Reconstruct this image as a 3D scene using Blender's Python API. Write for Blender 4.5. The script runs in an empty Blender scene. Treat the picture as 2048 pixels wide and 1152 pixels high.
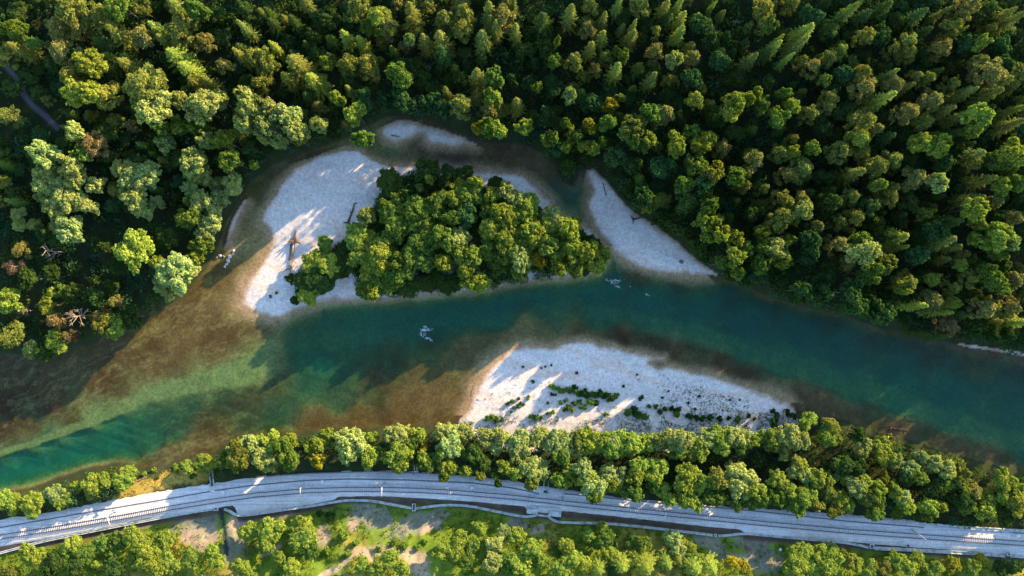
import bpy, math, random
import numpy as np
from mathutils import Vector
random.seed(7); rng = np.random.default_rng(11)
scene = bpy.context.scene
COL = scene.collection
S = 0.176          # metres on the ground per pixel of the 2048 px wide photograph
HC = 300.0         # flying height of the camera
SUN_AZ = math.radians(39.5); SUN_EL = math.radians(16.5)

def W(px, py, z=0.0):
    k = S * (HC - z) / HC
    return np.array([(px - 1024) * k, (576 - py) * k, z])
def WP(pts, z=0.0): return np.array([W(a, b, z) for a, b in pts])

# ------------------------------------------------------------------ object helpers
def tag(o, label=None, cat=None, group=None, kind=None):
    if label: o['label'] = label
    if cat: o['category'] = cat
    if group: o['group'] = group
    if kind: o['kind'] = kind
    return o
def link(name, data, parent=None):
    o = bpy.data.objects.new(name, data); COL.objects.link(o)
    if parent is not None: o.parent = parent
    return o
def empty(name, loc, rz=0.0, sc=(1, 1, 1)):
    o = link(name, None); o.empty_display_size = .5
    o.location = loc; o.rotation_euler = (0, 0, rz); o.scale = sc
    return o
def np_mesh(name, V, F, mat=None, rnd=None, smooth=False, attrs=None):
    """V (n,3), F (m,k) index array of one polygon size"""
    V = np.asarray(V, dtype=np.float32); F = np.asarray(F, dtype=np.int32)
    me = bpy.data.meshes.new(name); k = F.shape[1]
    me.vertices.add(len(V)); me.vertices.foreach_set('co', V.ravel())
    me.loops.add(F.size); me.loops.foreach_set('vertex_index', F.ravel())
    me.polygons.add(len(F)); me.polygons.foreach_set('loop_start', np.arange(0, F.size, k, dtype=np.int32))
    if smooth: me.polygons.foreach_set('use_smooth', np.ones(len(F), dtype=bool))
    if rnd is not None:
        a = me.attributes.new('rnd', 'FLOAT', 'FACE'); a.data.foreach_set('value', np.asarray(rnd, dtype=np.float32))
    for nm, arr in (attrs or {}).items():
        arr = np.asarray(arr, dtype=np.float32)
        if arr.ndim == 1:
            a = me.attributes.new(nm, 'FLOAT', 'POINT'); a.data.foreach_set('value', arr)
        else:
            a = me.attributes.new(nm, 'FLOAT_COLOR', 'POINT')
            a.data.foreach_set('color', np.c_[arr, np.ones(len(arr))].astype(np.float32).ravel())
    if mat: me.materials.append(mat)
    me.update(calc_edges=True)
    return me
def unit(v): return v / (np.linalg.norm(v, axis=-1, keepdims=True) + 1e-9)
def cards(C, N, a, b, g=None, T=None):
    """leaf-shaped rhombs at C facing N; returns (n,4,3)"""
    g = g or rng
    if T is None:
        T = g.normal(size=C.shape)
    T = unit(T - N * (T * N).sum(1, keepdims=True)); B = np.cross(N, T)
    a = np.asarray(a).reshape(-1, 1); b = np.asarray(b).reshape(-1, 1)
    bow = N * (a * .25)
    return np.stack([C + T * a - bow, C + B * b + bow * .4, C - T * a - bow, C - B * b + bow * .4], 1)
def card_mesh(name, Q, mat, rnd=None):
    n = len(Q)
    if rnd is None: rnd = rng.random(n)
    return np_mesh(name, Q.reshape(-1, 3), np.arange(n * 4).reshape(n, 4), mat, rnd)
class Geo:
    """collects quads into one mesh"""
    def __init__(s): s.V = []; s.F = []; s.n = 0
    def add(s, V, F):
        s.V.append(np.asarray(V, float)); s.F.append(np.asarray(F) + s.n); s.n += len(V); return s
    def tube(s, pts, rad, seg=6):
        P = np.asarray(pts, float); n = len(P); V = []
        for i in range(n):
            d = P[min(i + 1, n - 1)] - P[max(i - 1, 0)]; d = d / (np.linalg.norm(d) + 1e-9)
            u = np.cross(d, [0, 0, 1.0]) if abs(d[2]) < .95 else np.cross(d, [1.0, 0, 0]); u /= np.linalg.norm(u)
            v = np.cross(d, u)
            for j in range(seg):
                t = 2 * math.pi * j / seg
                V.append(P[i] + rad[i] * (math.cos(t) * u + math.sin(t) * v))
        V.append(P[0]); V.append(P[-1]); F = []
        for i in range(n - 1):
            for j in range(seg):
                F.append((i * seg + j, i * seg + (j + 1) % seg, (i + 1) * seg + (j + 1) % seg, (i + 1) * seg + j))
        c0, c1 = n * seg, n * seg + 1
        for j in range(0, seg, 2):
            F.append((c0, (j + 2) % seg, j + 1, j)); b = (n - 1) * seg
            F.append((c1, b + j, b + j + 1, b + (j + 2) % seg))
        return s.add(V, F)
    def box(s, c, size, rz=0.0, bev=.0):
        x, y, z = [k / 2 for k in size]; b = min(bev, x * .5, y * .5, z * .5)
        ca, sa = math.cos(rz), math.sin(rz); V = []
        for (zz, ins) in ((-z, 0), (z - b, 0), (z, b)):
            for (xx, yy) in ((-x + ins, -y + ins), (x - ins, -y + ins), (x - ins, y - ins), (-x + ins, y - ins)):
                V.append((c[0] + xx * ca - yy * sa, c[1] + xx * sa + yy * ca, c[2] + zz))
        F = [(3, 2, 1, 0), (8, 9, 10, 11)]
        for l in (0, 4):
            for j in range(4): F.append((l + j, l + (j + 1) % 4, l + 4 + (j + 1) % 4, l + 4 + j))
        return s.add(V, F)
    def sweep(s, path, prof):
        """prof: list of (offset to the left of travel, z) ring, closed"""
        P = np.asarray(path, float); n = len(P); m = len(prof); V = []
        for i in range(n):
            d = P[min(i + 1, n - 1)] - P[max(i - 1, 0)]; d[2] = 0; d /= np.linalg.norm(d)
            l = np.array([-d[1], d[0], 0])
            for (o, z) in prof: V.append(P[i] + l * o + np.array([0, 0, z]))
        F = [(i * m + j, (i + 1) * m + j, (i + 1) * m + (j + 1) % m, i * m + (j + 1) % m) for i in range(n - 1) for j in range(m)]
        if m == 4: F += [(0, 1, 2, 3), ((n - 1) * m + 3, (n - 1) * m + 2, (n - 1) * m + 1, (n - 1) * m)]
        return s.add(V, F)
    def mesh(s, name, mat, smooth=False):
        return np_mesh(name, np.concatenate(s.V), np.concatenate(s.F), mat, smooth=smooth)
    def build(s, name, mat, parent=None, smooth=False): return link(name, s.mesh(name, mat, smooth), parent)

# ------------------------------------------------------------------ materials
def new_mat(name):
    m = bpy.data.materials.new(name); m.use_nodes = True
    nt = m.node_tree; nt.nodes.clear()
    return m, nt, nt.nodes, nt.links
def node(ns, t, **kw):
    n = ns.new(t)
    for k, v in kw.items():
        if k.startswith('i_'): n.inputs[k[2:].replace('_', ' ')].default_value = v
        else: setattr(n, k, v)
    return n
def math_n(ns, ln, op, a, b=None, clamp=False):
    n = ns.new('ShaderNodeMath'); n.operation = op; n.use_clamp = clamp
    for i, v in enumerate((a, b)):
        if v is None: continue
        if isinstance(v, (int, float)): n.inputs[i].default_value = v
        else: ln.new(v, n.inputs[i])
    return n.outputs[0]
def mixc(ns, ln, fac, a, b, mode='MIX'):
    n = ns.new('ShaderNodeMix'); n.data_type = 'RGBA'; n.blend_type = mode
    for i, v in ((0, fac), (6, a), (7, b)):
        if isinstance(v, (int, float)): n.inputs[i].default_value = v
        elif isinstance(v, tuple): n.inputs[i].default_value = (*v, 1) if len(v) == 3 else v
        else: ln.new(v, n.inputs[i])
    return n.outputs[2]
def ramp(ns, ln, fac, stops):
    n = ns.new('ShaderNodeMapRange'); n.clamp = True
    n.inputs[1].default_value, n.inputs[2].default_value, n.inputs[3].default_value, n.inputs[4].default_value = stops
    ln.new(fac, n.inputs[0]); return n.outputs[0]

def leaf_material(name, trans=.3, spread=.8):
    m, nt, ns, ln = new_mat(name)
    oi = ns.new('ShaderNodeObjectInfo'); at = node(ns, 'ShaderNodeAttribute', attribute_name='rnd')
    br = ramp(ns, ln, at.outputs['Fac'], (0, 1, 1 - spread * .6, 1 + spread * .6))
    hs = ns.new('ShaderNodeHueSaturation'); ln.new(oi.outputs['Color'], hs.inputs['Color'])
    r2 = math_n(ns, ln, 'FRACT', math_n(ns, ln, 'MULTIPLY', at.outputs['Fac'], 17.31))
    ln.new(ramp(ns, ln, r2, (0, 1, .48, .52)), hs.inputs['Hue']); ln.new(br, hs.inputs['Value'])
    hs.inputs['Saturation'].default_value = 1.0
    d = ns.new('ShaderNodeBsdfDiffuse'); t = ns.new('ShaderNodeBsdfTranslucent')
    ln.new(hs.outputs[0], d.inputs[0])
    ln.new(mixc(ns, ln, 1.0, hs.outputs[0], (1.05, 1.2, .5), 'MULTIPLY'), t.inputs[0])
    mx = ns.new('ShaderNodeMixShader'); mx.inputs[0].default_value = trans
    ln.new(d.outputs[0], mx.inputs[1]); ln.new(t.outputs[0], mx.inputs[2])
    out = ns.new('ShaderNodeOutputMaterial'); ln.new(mx.outputs[0], out.inputs[0])
    return m
def solid(name, col, rough=.8, var=.25, scale=3.0, metal=0.0, spots=None):
    m, nt, ns, ln = new_mat(name)
    g = ns.new('ShaderNodeNewGeometry')
    nz = node(ns, 'ShaderNodeTexNoise', i_Scale=scale, i_Detail=5.0, i_Roughness=.65); ln.new(g.outputs['Position'], nz.inputs['Vector'])
    f = ramp(ns, ln, nz.outputs['Fac'], (.3, .7, 1 - var, 1 + var))
    c = mixc(ns, ln, 1.0, col, (1, 1, 1), 'MULTIPLY')
    cm = ns.new('ShaderNodeVectorMath'); cm.operation = 'SCALE'; ln.new(c, cm.inputs[0]); ln.new(f, cm.inputs['Scale'])
    src = cm.outputs[0]
    if spots:
        n2 = node(ns, 'ShaderNodeTexNoise', i_Scale=spots[1], i_Detail=3.0); ln.new(g.outputs['Position'], n2.inputs['Vector'])
        src = mixc(ns, ln, ramp(ns, ln, n2.outputs['Fac'], (.5, .62, 0, .8)), src, spots[0])
    p = node(ns, 'ShaderNodeBsdfPrincipled', i_Roughness=rough, i_Metallic=metal); ln.new(src, p.inputs['Base Color'])
    p.inputs['Specular IOR Level'].default_value = .25
    bp = node(ns, 'ShaderNodeBump', i_Strength=.4, i_Distance=.05); ln.new(nz.outputs['Fac'], bp.inputs['Height']); ln.new(bp.outputs[0], p.inputs['Normal'])
    out = ns.new('ShaderNodeOutputMaterial'); ln.new(p.outputs[0], out.inputs[0])
    return m
M = {}
M['leaf'] = leaf_material('foliage', .36); M['needle'] = leaf_material('needles', .22, .7); M['willow_leaf'] = leaf_material('willow_foliage', .3, .6)
M['bark'] = solid('bark', (.11, .085, .06), .9, .4, 6); M['dead'] = solid('dead_wood', (.29, .22, .155), .85, .35, 5)
M['drift'] = solid('driftwood', (.13, .075, .045), .85, .5, 5); M['conc'] = solid('concrete', (.50, .53, .52), .85, .18, 2.2, spots=((.25, .3, .22), .7))
M['darkconc'] = solid('dark_concrete', (.15, .155, .165), .9, .3, 3); M['rail'] = solid('rusty_rail', (.085, .062, .052), .6, .3, 4)
M['sleeper'] = solid('concrete_sleeper', (.60, .58, .57), .85, .2, 3); M['rock'] = solid('pale_rock', (.52, .45, .38), .85, .3, 2.5)
M['brownrock'] = solid('brown_rock', (.2, .13, .08), .85, .4, 2.5); M['steel'] = solid('galvanised_steel', (.5, .52, .53), .5, .12, 4, metal=.3)
M['white'] = solid('white_paint', (.7, .7, .68), .6, .1, 3); M['black'] = solid('black_plastic', (.02, .02, .022), .5, .2, 4)
M['blue'] = solid('blue_cloth', (.07, .1, .2), .9, .3, 6); M['rust'] = solid('rusty_steel', (.16, .07, .035), .8, .4, 5)
PAL = {0: (.130, .208, .036), 1: (.172, .196, .038), 2: (.238, .305, .046), 3: (.190, .192, .050), 4: (.300, .358, .105),
       5: (.058, .130, .040), 6: (.285, .262, .028), 7: (.060, .105, .024), 8: (.165, .13, .05)}
# ------------------------------------------------------------------ outlines of the land, in photograph pixels on the ground
NORTH = [(-900, 800), (-300, 735), (0, 706), (80, 712), (130, 700), (240, 666), (290, 640), (350, 600), (385, 562), (413, 527), (428, 505), (440, 475), (450, 440), (470, 405),
         (500, 362), (540, 330), (590, 306), (650, 285), (700, 270), (742, 244), (770, 232), (800, 228), (870, 240), (930, 268), (990, 284), (1050, 287), (1090, 302), (1113, 330), (1124, 362),
         (1146, 372), (1160, 340), (1175, 332), (1192, 338), (1217, 360), (1242, 394), (1272, 424), (1316, 452), (1354, 480), (1392, 514), (1436, 549), (1480, 563), (1530, 588), (1600, 610), (1680, 625), (1740, 648), (1800, 664), (1850, 676), (1900, 686), (1950, 695),
         (2048, 708), (2300, 745), (2900, 800), (2900, -900), (-900, -900)]
RIGHTBAR = [(1170, 342), (1186, 336), (1212, 360), (1237, 393), (1266, 422), (1310, 449), (1348, 477), (1376, 503), (1410, 530), (1440, 548), (1434, 552), (1390, 552), (1340, 546), (1290, 538), (1262, 529), (1240, 512), (1218, 490), (1200, 468), (1188, 445), (1178, 420), (1180, 400), (1186, 380), (1172, 352)]
ISLAND = [(485, 606), (487, 585), (497, 562), (516, 538), (535, 510), (545, 490), (541, 462), (524, 442), (528, 425), (545, 400), (562, 368), (590, 338), (640, 312), (690, 300), (718, 303), (742, 321), (780, 335),
          (830, 333), (880, 335), (940, 340), (1000, 345), (1042, 352), (1075, 374), (1100, 400), (1113, 430), (1140, 440), (1165, 455), (1190, 470), (1208, 490), (1214, 520), (1195, 545), (1150, 553), (1100, 557),
          (1060, 561), (1000, 571), (950, 581), (900, 583), (850, 591), (760, 599), (720, 599), (660, 605), (620, 610), (590, 621), (560, 632), (540, 636), (518, 626), (500, 616)]
SOUTHBAR = [(915, 850), (944, 808), (952, 773), (980, 733), (1013, 705), (1053, 692), (1106, 694), (1152, 684), (1202, 691), (1252, 704), (1300, 710), (1326, 717), (1296, 727), (1318, 737), (1362, 736), (1391, 744), (1438, 757),
            (1484, 770), (1534, 787), (1577, 806), (1592, 820), (1600, 860), (1400, 900), (1000, 900)]
SOUTH = [(-900, 1300), (-300, 1060), (0, 988), (60, 980), (110, 960), (170, 940), (240, 926), (283, 938), (333, 936), (365, 927), (395, 922), (430, 908), (445, 893), (500, 874), (600, 866), (700, 862), (780, 859), (840, 856),
         (920, 849), (1000, 862), (1300, 870), (1500, 860), (1590, 822), (1612, 832), (1650, 836), (1700, 846), (1740, 866), (1790, 876), (1840, 886), (1900, 906), (1960, 926), (2010, 936), (2060, 948), (2300, 1020), (2900, 1100), (2900, 2600), (-900, 2600)]
UPBAR = [(760, 262), (775, 248), (800, 240), (832, 243), (880, 258), (928, 275), (953, 289), (905, 293), (862, 292), (850, 283), (846, 270), (832, 268), (815, 280), (795, 284), (770, 278)]
SPIT = [(489, 398), (476, 418), (464, 440), (455, 470), (452, 484), (456, 488), (464, 470), (472, 446), (482, 424), (493, 404)]
STRIP = [(1888, 682), (1960, 691), (2048, 703), (2200, 732), (2200, 746), (2048, 713), (1990, 704), (1930, 695)]
# water: x, y, depth (m), how pale the bed is
BED = """0,740,.7,.1;100,720,.6,.15;200,705,.5,.15;270,680,.5,.25;320,650,.5,.2;0,800,.75,.1;0,850,.8,.12;100,800,.7,.08;200,760,.6,.06;300,700,.6,.06;340,650,.4,.25;400,600,.35,.2;440,560,.3,.25;460,600,.25,.35;474,622,.15,.7;400,640,.35,.3;360,670,.4,.3;300,740,.65,.12
420,680,.55,.06;350,740,.7,.1;460,670,.5,.12;500,640,.3,.35;530,650,.35,.3;540,680,.9,.55;500,700,.9,.5;440,720,.8,.2;0,880,.8,.1;60,868,.8,.1;140,836,.85,.12;250,785,.85,.15;350,750,.85,.2
0,908,1.0,.95;60,890,1.0,.95;120,868,1.0,.95;180,846,1.0,.95;230,820,1.0,.95;280,795,1.0,.95;330,778,1.0,.9;390,765,1.0,.85;450,752,1.0,.75;500,742,1,.7;540,735,1,.65;540,705,.9,.6;300,790,1.0,.9;360,770,1.0,.88
0,938,2.8,.8;40,925,2.8,.8;100,900,2.6,.7;160,880,2.5,.6;230,855,2.3,.5;300,832,1.7,.35;370,812,1.35,.22;440,800,1.15,.16;500,785,1.1,.18;560,765,1.1,.2
60,950,3,.8;150,920,2.8,.7;220,900,2.6,.6;290,880,2.0,.4;350,868,1.5,.22;420,850,1.05,.12;0,970,3,.8;230,918,1.8,.4;300,915,.9,.2;340,905,.6,.2;380,895,.6,.2;430,880,.55,.2;500,850,1.15,.25;560,825,1.3,.3;640,848,.55,.15;720,835,.4,.15;800,820,.4,.15;860,800,.4,.15;900,830,.3,.2;740,795,1.1,.2;680,800,1.3,.3
600,660,1.5,.5;660,640,1.5,.6;700,660,1.7,.7;760,640,2.0,.8;820,650,2.1,.7;900,625,2.4,.7;1000,600,2.5,.7;1100,585,2.6,.7;1200,575,2.6,.7;1300,595,2.6,.7;1400,605,2.6,.6;1500,635,2.5,.5;1600,670,2.4,.4;1700,700,2.3,.4;1800,740,2.3,.5;1900,790,2.2,.6;2048,840,2.1,.6;2048,780,2,.4
600,700,1.7,.6;640,720,1.7,.6;620,760,1.4,.4;700,740,1.3,.3;780,720,1.2,.3;860,710,1.2,.3;1000,640,2.2,.8;1100,630,2.1,.85;1200,640,2.0,.85;1300,640,2.0,.85;1400,660,2.0,.9;1500,700,2.0,1;1570,725,2.0,1;1650,750,1.9,1;1720,775,1.9,1;1800,800,1.9,.9;1900,840,1.8,.8;2048,890,1.6,.6
760,765,.9,.2;850,750,.8,.2;900,730,.8,.2;950,710,.6,.25;1000,680,.6,.25;1040,676,.3,.4;1060,664,.45,.4;1090,650,.7,.4;1115,632,1.2,.6;1150,665,.6,.2;1200,660,.8,.15;1250,675,.7,.12;1300,670,.9,.12;1350,700,.5,.2;1400,690,1,.15;1450,730,.6,.12;1500,745,.8,.12;1550,780,.5,.2;1600,790,.6,.15;1640,800,.7,.15;1700,830,.6,.15;1800,860,.6,.15;1900,890,.7,.15;2000,920,.7,.2;1750,830,1,.15;1850,860,1,.2
1480,590,1.6,.2;1560,610,1.5,.2;1650,640,1.5,.2;1750,680,1.4,.15;1850,700,1.2,.15;1950,730,1.2,.2;2048,750,1.1,.2
1290,550,1.0,.2;1380,565,1.2,.2;1180,505,1.0,.6;1150,460,1.6,.6;1135,420,2.0,.7;1128,395,2.3,.7;1160,400,1.1,.6;1120,360,.9,.2;1095,330,.5,.3;1060,310,.45,.2;1000,300,.5,.15;1000,330,.5,.12;940,320,.5,.15;900,305,.5,.12;860,300,.5,.12;830,315,.5,.4;780,300,1.4,.7;760,285,1.3,.7;800,310,.5,.45;760,325,.4,.5;700,290,.5,.5;650,296,.5,.45
600,318,.8,.25;560,350,.8,.3;525,385,.8,.35;500,410,.6,.4;490,440,.4,.45;520,470,.15,.7;535,470,.08,.85;505,500,.15,.8;480,520,.25,.5;512,450,.15,.85;500,475,.2,.8;455,510,.4,.4;445,490,.3,.55;440,540,.35,.3;470,560,.3,.35"""
# ------------------------------------------------------------------ railway lines (pixels)
TRX = [-600, -300, 0, 90, 180, 260, 333, 420, 512, 612, 690, 769, 840, 912, 1024, 1191, 1357, 1536, 1703, 1869, 2048, 2350, 2700]
TRY = [1190, 1128, 1074, 1060, 1045, 1031, 1017, 1003, 990, 981.5, 979, 979, 981, 985, 994.5, 1013, 1030, 1048, 1063, 1075, 1087, 1103, 1118]
UPX = [-600, 0, 100, 200, 300, 380, 430, 512, 600, 690, 770, 850, 950, 1024, 1100, 1200, 1300, 1400, 1536, 1700, 1800, 1880, 1960, 2048, 2700]
UPY = [1170, 1040, 1025, 1006, 987, 974, 967, 955, 948, 943, 942, 945, 953, 962, 975, 990, 1002, 1010, 1018, 1030, 1039, 1050, 1060, 1068, 1100]
LOX = [-600, 0, 100, 200, 300, 380, 425, 445, 468, 476, 500, 570, 620, 668, 676, 770, 850, 950, 1024, 1050, 1056, 1118, 1124, 1200, 1300, 1400, 1480, 1492, 1536, 1603, 1700, 1760, 1819, 1886, 1990, 2048, 2700]
LOY = [1215, 1093, 1077, 1057, 1036, 1024, 1018, 1013, 1010, 1029, 1028, 1016, 1009, 1000, 993, 992, 996, 1003, 1010, 1013, 1022, 1028, 1021, 1029, 1040, 1051, 1059, 1066, 1069, 1075, 1083, 1089, 1094, 1098, 1106, 1110, 1140]
ZR = 4.0
RK = S * (HC - ZR) / HC
def trk(x): return np.interp(x, TRX, TRY)
def w2p(X, Y, z=ZR): k = S * (HC - z) / HC; return X / k + 1024, 576 - Y / k

# ------------------------------------------------------------------ terrain as a height field
def sdf(poly, X, Y, z=0.0):
    P = WP(poly, z)[:, :2]; d = np.full(X.shape, 1e9); ins = np.zeros(X.shape, bool)
    for i in range(len(P)):
        a, b = P[i], P[(i + 1) % len(P)]; e = b - a
        t = np.clip(((X - a[0]) * e[0] + (Y - a[1]) * e[1]) / (e @ e + 1e-12), 0, 1)
        d = np.minimum(d, (X - a[0] - t * e[0]) ** 2 + (Y - a[1] - t * e[1]) ** 2)
        c = ((a[1] > Y) != (b[1] > Y)); ins ^= c & (X < (b[0] - a[0]) * (Y - a[1]) / (b[1] - a[1] + 1e-12) + a[0])
    d = np.sqrt(d); return np.where(ins, d, -d)
_tab = np.random.default_rng(5).random((256, 256))
def vnoise(X, Y, sc):
    x, y = X / sc + 1000, Y / sc + 1000; xi, yi = np.floor(x).astype(int), np.floor(y).astype(int); fx, fy = x - xi, y - yi
    fx = fx * fx * (3 - 2 * fx); fy = fy * fy * (3 - 2 * fy); g = lambda a, b: _tab[a % 256, b % 256]
    return (g(xi, yi) * (1 - fx) + g(xi + 1, yi) * fx) * (1 - fy) + (g(xi, yi + 1) * (1 - fx) + g(xi + 1, yi + 1) * fx) * fy
def fbm(X, Y, sc, o=4):
    r = 0; a = .5; t = 0
    for i in range(o): r = r + a * vnoise(X + 31 * i, Y - 17 * i, sc); t += a; a *= .55; sc /= 2.03
    return r / t
def polyline_dist(pts, X, Y, z=ZR):
    P = WP(pts, z)[:, :2]; d = np.full(X.shape, 1e9)
    for a, b in zip(P[:-1], P[1:]):
        e = b - a; t = np.clip(((X - a[0]) * e[0] + (Y - a[1]) * e[1]) / (e @ e + 1e-12), 0, 1)
        d = np.minimum(d, np.hypot(X - a[0] - t * e[0], Y - a[1] - t * e[1]))
    return d
def sm(x, a, b): t = np.clip((x - a) / (b - a), 0, 1); return t * t * (3 - 2 * t)
def terrain(X, Y):
    """height and land masks at world points"""
    X = np.asarray(X, float); Y = np.asarray(Y, float)
    wob = (fbm(X, Y, 5, 3) - .5) * 1.6
    nb = sdf(NORTH, X, Y) + wob; rb = sdf(RIGHTBAR, X, Y) + wob * .6; isl = sdf(ISLAND, X, Y) + wob * .6
    sb = sdf(SOUTHBAR, X, Y) + wob * 1.2; so = sdf(SOUTH, X, Y) + wob; ub = sdf(UPBAR, X, Y) + wob * .8; sp = np.maximum(sdf(SPIT, X, Y), sdf(STRIP, X, Y)) + wob * .15
    land = np.maximum.reduce([nb, rb, isl, sb, so, ub, sp])
    px, py = w2p(X, Y)
    low = np.maximum.reduce([rb, isl, sb, ub, sp])
    zl = np.minimum(np.maximum(low, 0) * .075, 1.0) + np.maximum(isl - 8, 0) * .03
    znb = np.minimum(np.maximum(nb, 0) * .35, 1.6) + np.minimum(np.maximum(nb - 10, 0) * .13, 60)
    dn = (np.interp(px, UPX, UPY) - py) * RK            # metres north of the ballast
    ds = (py - np.interp(px, LOX, LOY)) * RK            # metres south of it
    zso = np.minimum(np.maximum(so, 0) * .3, 2.2)
    zso = np.where(so > 0, zso + (3.75 - zso) * sm(-dn, -9, 0), zso)
    hill = np.maximum(ds - 4.5, 0) * .30 + (fbm(X, Y, 6, 3) - .5) * np.clip(ds - 4, 0, 8) * .25
    zso = np.where(ds > 0, 3.75 - .7 * sm(ds, .2, 2.5) + np.minimum(hill, 60), zso)
    z = np.maximum.reduce([zl, znb, np.where(so > 0, zso, 0)])
    z = z + (fbm(X, Y, 3, 3) - .5) * .12 * sm(land, .5, 3)
    return dict(z=z, land=land, nb=nb, rb=rb, isl=isl, sb=sb, so=so, ub=ub, sp=sp, dn=dn, ds=ds, px=px, py=py)
def axis(a, b, st, far):
    out = [a - d for d in far[::-1]]; return np.concatenate([out, np.arange(a, b + st / 2, st), [b + d for d in far]])
FAR = [2, 5, 9, 15, 23, 34, 50, 75, 110, 160, 240, 400, 700, 1200]
XS = axis(-192, 192, .55, FAR); YS = axis(-110, 110, .55, FAR)
GX, GY = np.meshgrid(XS, YS); gx, gy = GX.ravel(), GY.ravel()
T = terrain(gx, gy)
ctrl = np.array([[float(v) for v in t.split(',')] for ln in BED.split('\n') for t in ln.split(';')])
cw = WP(ctrl[:, :2])
num_d = np.zeros(len(gx)); num_p = np.zeros(len(gx)); den = np.zeros(len(gx))
wx = gx + (fbm(gx, gy, 9, 4) - .5) * 4; wy = gy + (fbm(gx + 300, gy, 9, 4) - .5) * 1.8
for (c, (cx, cy, _)) in zip(ctrl, cw):
    w = 1.0 / (((wx - cx) ** 2 + (wy - cy) ** 2) ** 2 + 150.0); den += w; num_d += w * c[2]; num_p += w * c[3]
bd, bp = num_d / den, num_p / den
bd = bd * (.45 + .55 * sm(bd, .7, 1.5))
S2 = [(1180, 622), (1300, 648), (1400, 668), (1500, 702), (1570, 727), (1650, 752), (1720, 776), (1800, 802), (1900, 842), (2048, 890), (2300, 960)]
d2_ = polyline_dist(S2, wx, gy + (fbm(gx, gy, 3, 3) - .5) * 1.2, 0.0); k2_ = (1 - sm(d2_, 1.2, 5.0)) * sm(gx, 30, 60); bp = bp * (1 - k2_) + k2_; bd = bd * (1 - k2_ * .6) + 1.55 * k2_ * .6
flow = fbm(gx / 7 + wy * .25, (wy + gx * .28) * 1.0, 1.6, 3); bd = bd * (.86 + .28 * flow)
STREAK = [(-300, 1010), (-100, 947), (0, 908), (60, 890), (120, 868), (180, 846), (230, 820), (280, 797), (330, 780), (390, 766), (450, 752), (500, 738), (545, 712)]
sd_ = polyline_dist(STREAK, wx, gy + (fbm(gx, gy, 3, 3) - .5) * 1.2, 0.0); qpx = gx / S + 1024; sw = np.interp(qpx, [0, 200, 330, 450, 545], [1.4, 2.2, 3.0, 4.6, 7.0]); sk_ = (1 - sm(sd_, sw * .55, sw * 1.15)) * sm(-gx, 78, 92)
bp = bp * (1 - sk_) + .95 * sk_; bd = bd * (1 - sk_) + .75 * sk_
land = T['land']
bars = np.maximum.reduce([T['rb'], T['isl'], T['sb'], T['ub'], T['sp'] - 1]); isbar = sm(bars - np.maximum(T['nb'], T['so']), -2, 2) * np.where((T['isl'] >= bars) & (T['px'] > 640) & (T['py'] > 500), .2, 1.0)
depth = bd * sm(-land, 0, (1.2 + bd * 1.9) * (1 - isbar) + isbar * (4.5 + bd * 2.5)) * (.85 + .3 * fbm(gx, gy, 6, 3)) + np.clip(-land, 0, 1) * .06
Z = np.where(land < 0, -depth, T['z'])
far_m = (np.abs(gx) > 230) | (np.abs(gy) > 150)
# colours of the ground itself
def L(c): return np.array(c)[None, :]
n1 = fbm(gx, gy, 14, 5); n2 = fbm(gx + 77, gy + 9, 3, 4); n3 = fbm(gx - 50, gy + 40, 30, 3)
# algae strands drawn out along the current
ang = math.radians(24); u = gx * math.cos(ang) + gy * math.sin(ang); v = -gx * math.sin(ang) + gy * math.cos(ang)
ws = (fbm(gx, gy, 11, 4) - .5) * 9
st = 1 - np.abs(fbm((u + ws) / 5, v + ws, 2.6, 4) - .5) * 2
strand = sm(st, .86, .985)
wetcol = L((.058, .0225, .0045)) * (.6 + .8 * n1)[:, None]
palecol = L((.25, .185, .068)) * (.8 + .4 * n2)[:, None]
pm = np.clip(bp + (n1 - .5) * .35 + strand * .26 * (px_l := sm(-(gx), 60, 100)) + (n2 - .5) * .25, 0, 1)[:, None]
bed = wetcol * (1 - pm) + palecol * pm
ga = math.radians(-18); gu = gx * math.cos(ga) + gy * math.sin(ga); gv = -gx * math.sin(ga) + gy * math.cos(ga); band = fbm((gu + ws) / 6, gv + ws * .6, 2.2, 4)
gravel = L((.62, .565, .515)) * (.78 + .36 * band + .12 * n2)[:, None]; gravel = gravel * (1 - .25 * sm(band, .56, .7)[:, None] * L((.3, .7, 1.0)))
wet = sm(land + (n2 - .5) * 1.5, -.5, .6 + 2.2 * n3 * n1 * 2 + 1.5 * (T['ub'] > -2))
gcol = L((.33, .215, .115)) * (.7 + .6 * n2)[:, None]
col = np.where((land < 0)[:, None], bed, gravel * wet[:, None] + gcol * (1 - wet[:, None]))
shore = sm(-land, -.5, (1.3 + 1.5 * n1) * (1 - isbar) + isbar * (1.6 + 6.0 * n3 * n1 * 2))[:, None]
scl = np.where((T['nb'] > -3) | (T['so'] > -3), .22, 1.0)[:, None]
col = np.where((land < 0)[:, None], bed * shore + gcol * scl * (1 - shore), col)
speck = np.where(land < 0, 1.15, .8)
low = np.maximum.reduce([T['rb'], T['isl'], T['sb'], T['ub'], T['sp']])
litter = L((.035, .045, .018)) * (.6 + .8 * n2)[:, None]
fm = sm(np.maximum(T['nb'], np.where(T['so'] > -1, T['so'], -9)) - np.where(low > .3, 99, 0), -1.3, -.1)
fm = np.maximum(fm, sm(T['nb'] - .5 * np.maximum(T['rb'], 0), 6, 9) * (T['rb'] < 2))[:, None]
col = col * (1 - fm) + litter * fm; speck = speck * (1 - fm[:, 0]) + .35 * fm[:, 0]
# brown patch on the small upper bar
qx, qy = (gx / S + 1024), (576 - gy / S)
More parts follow.
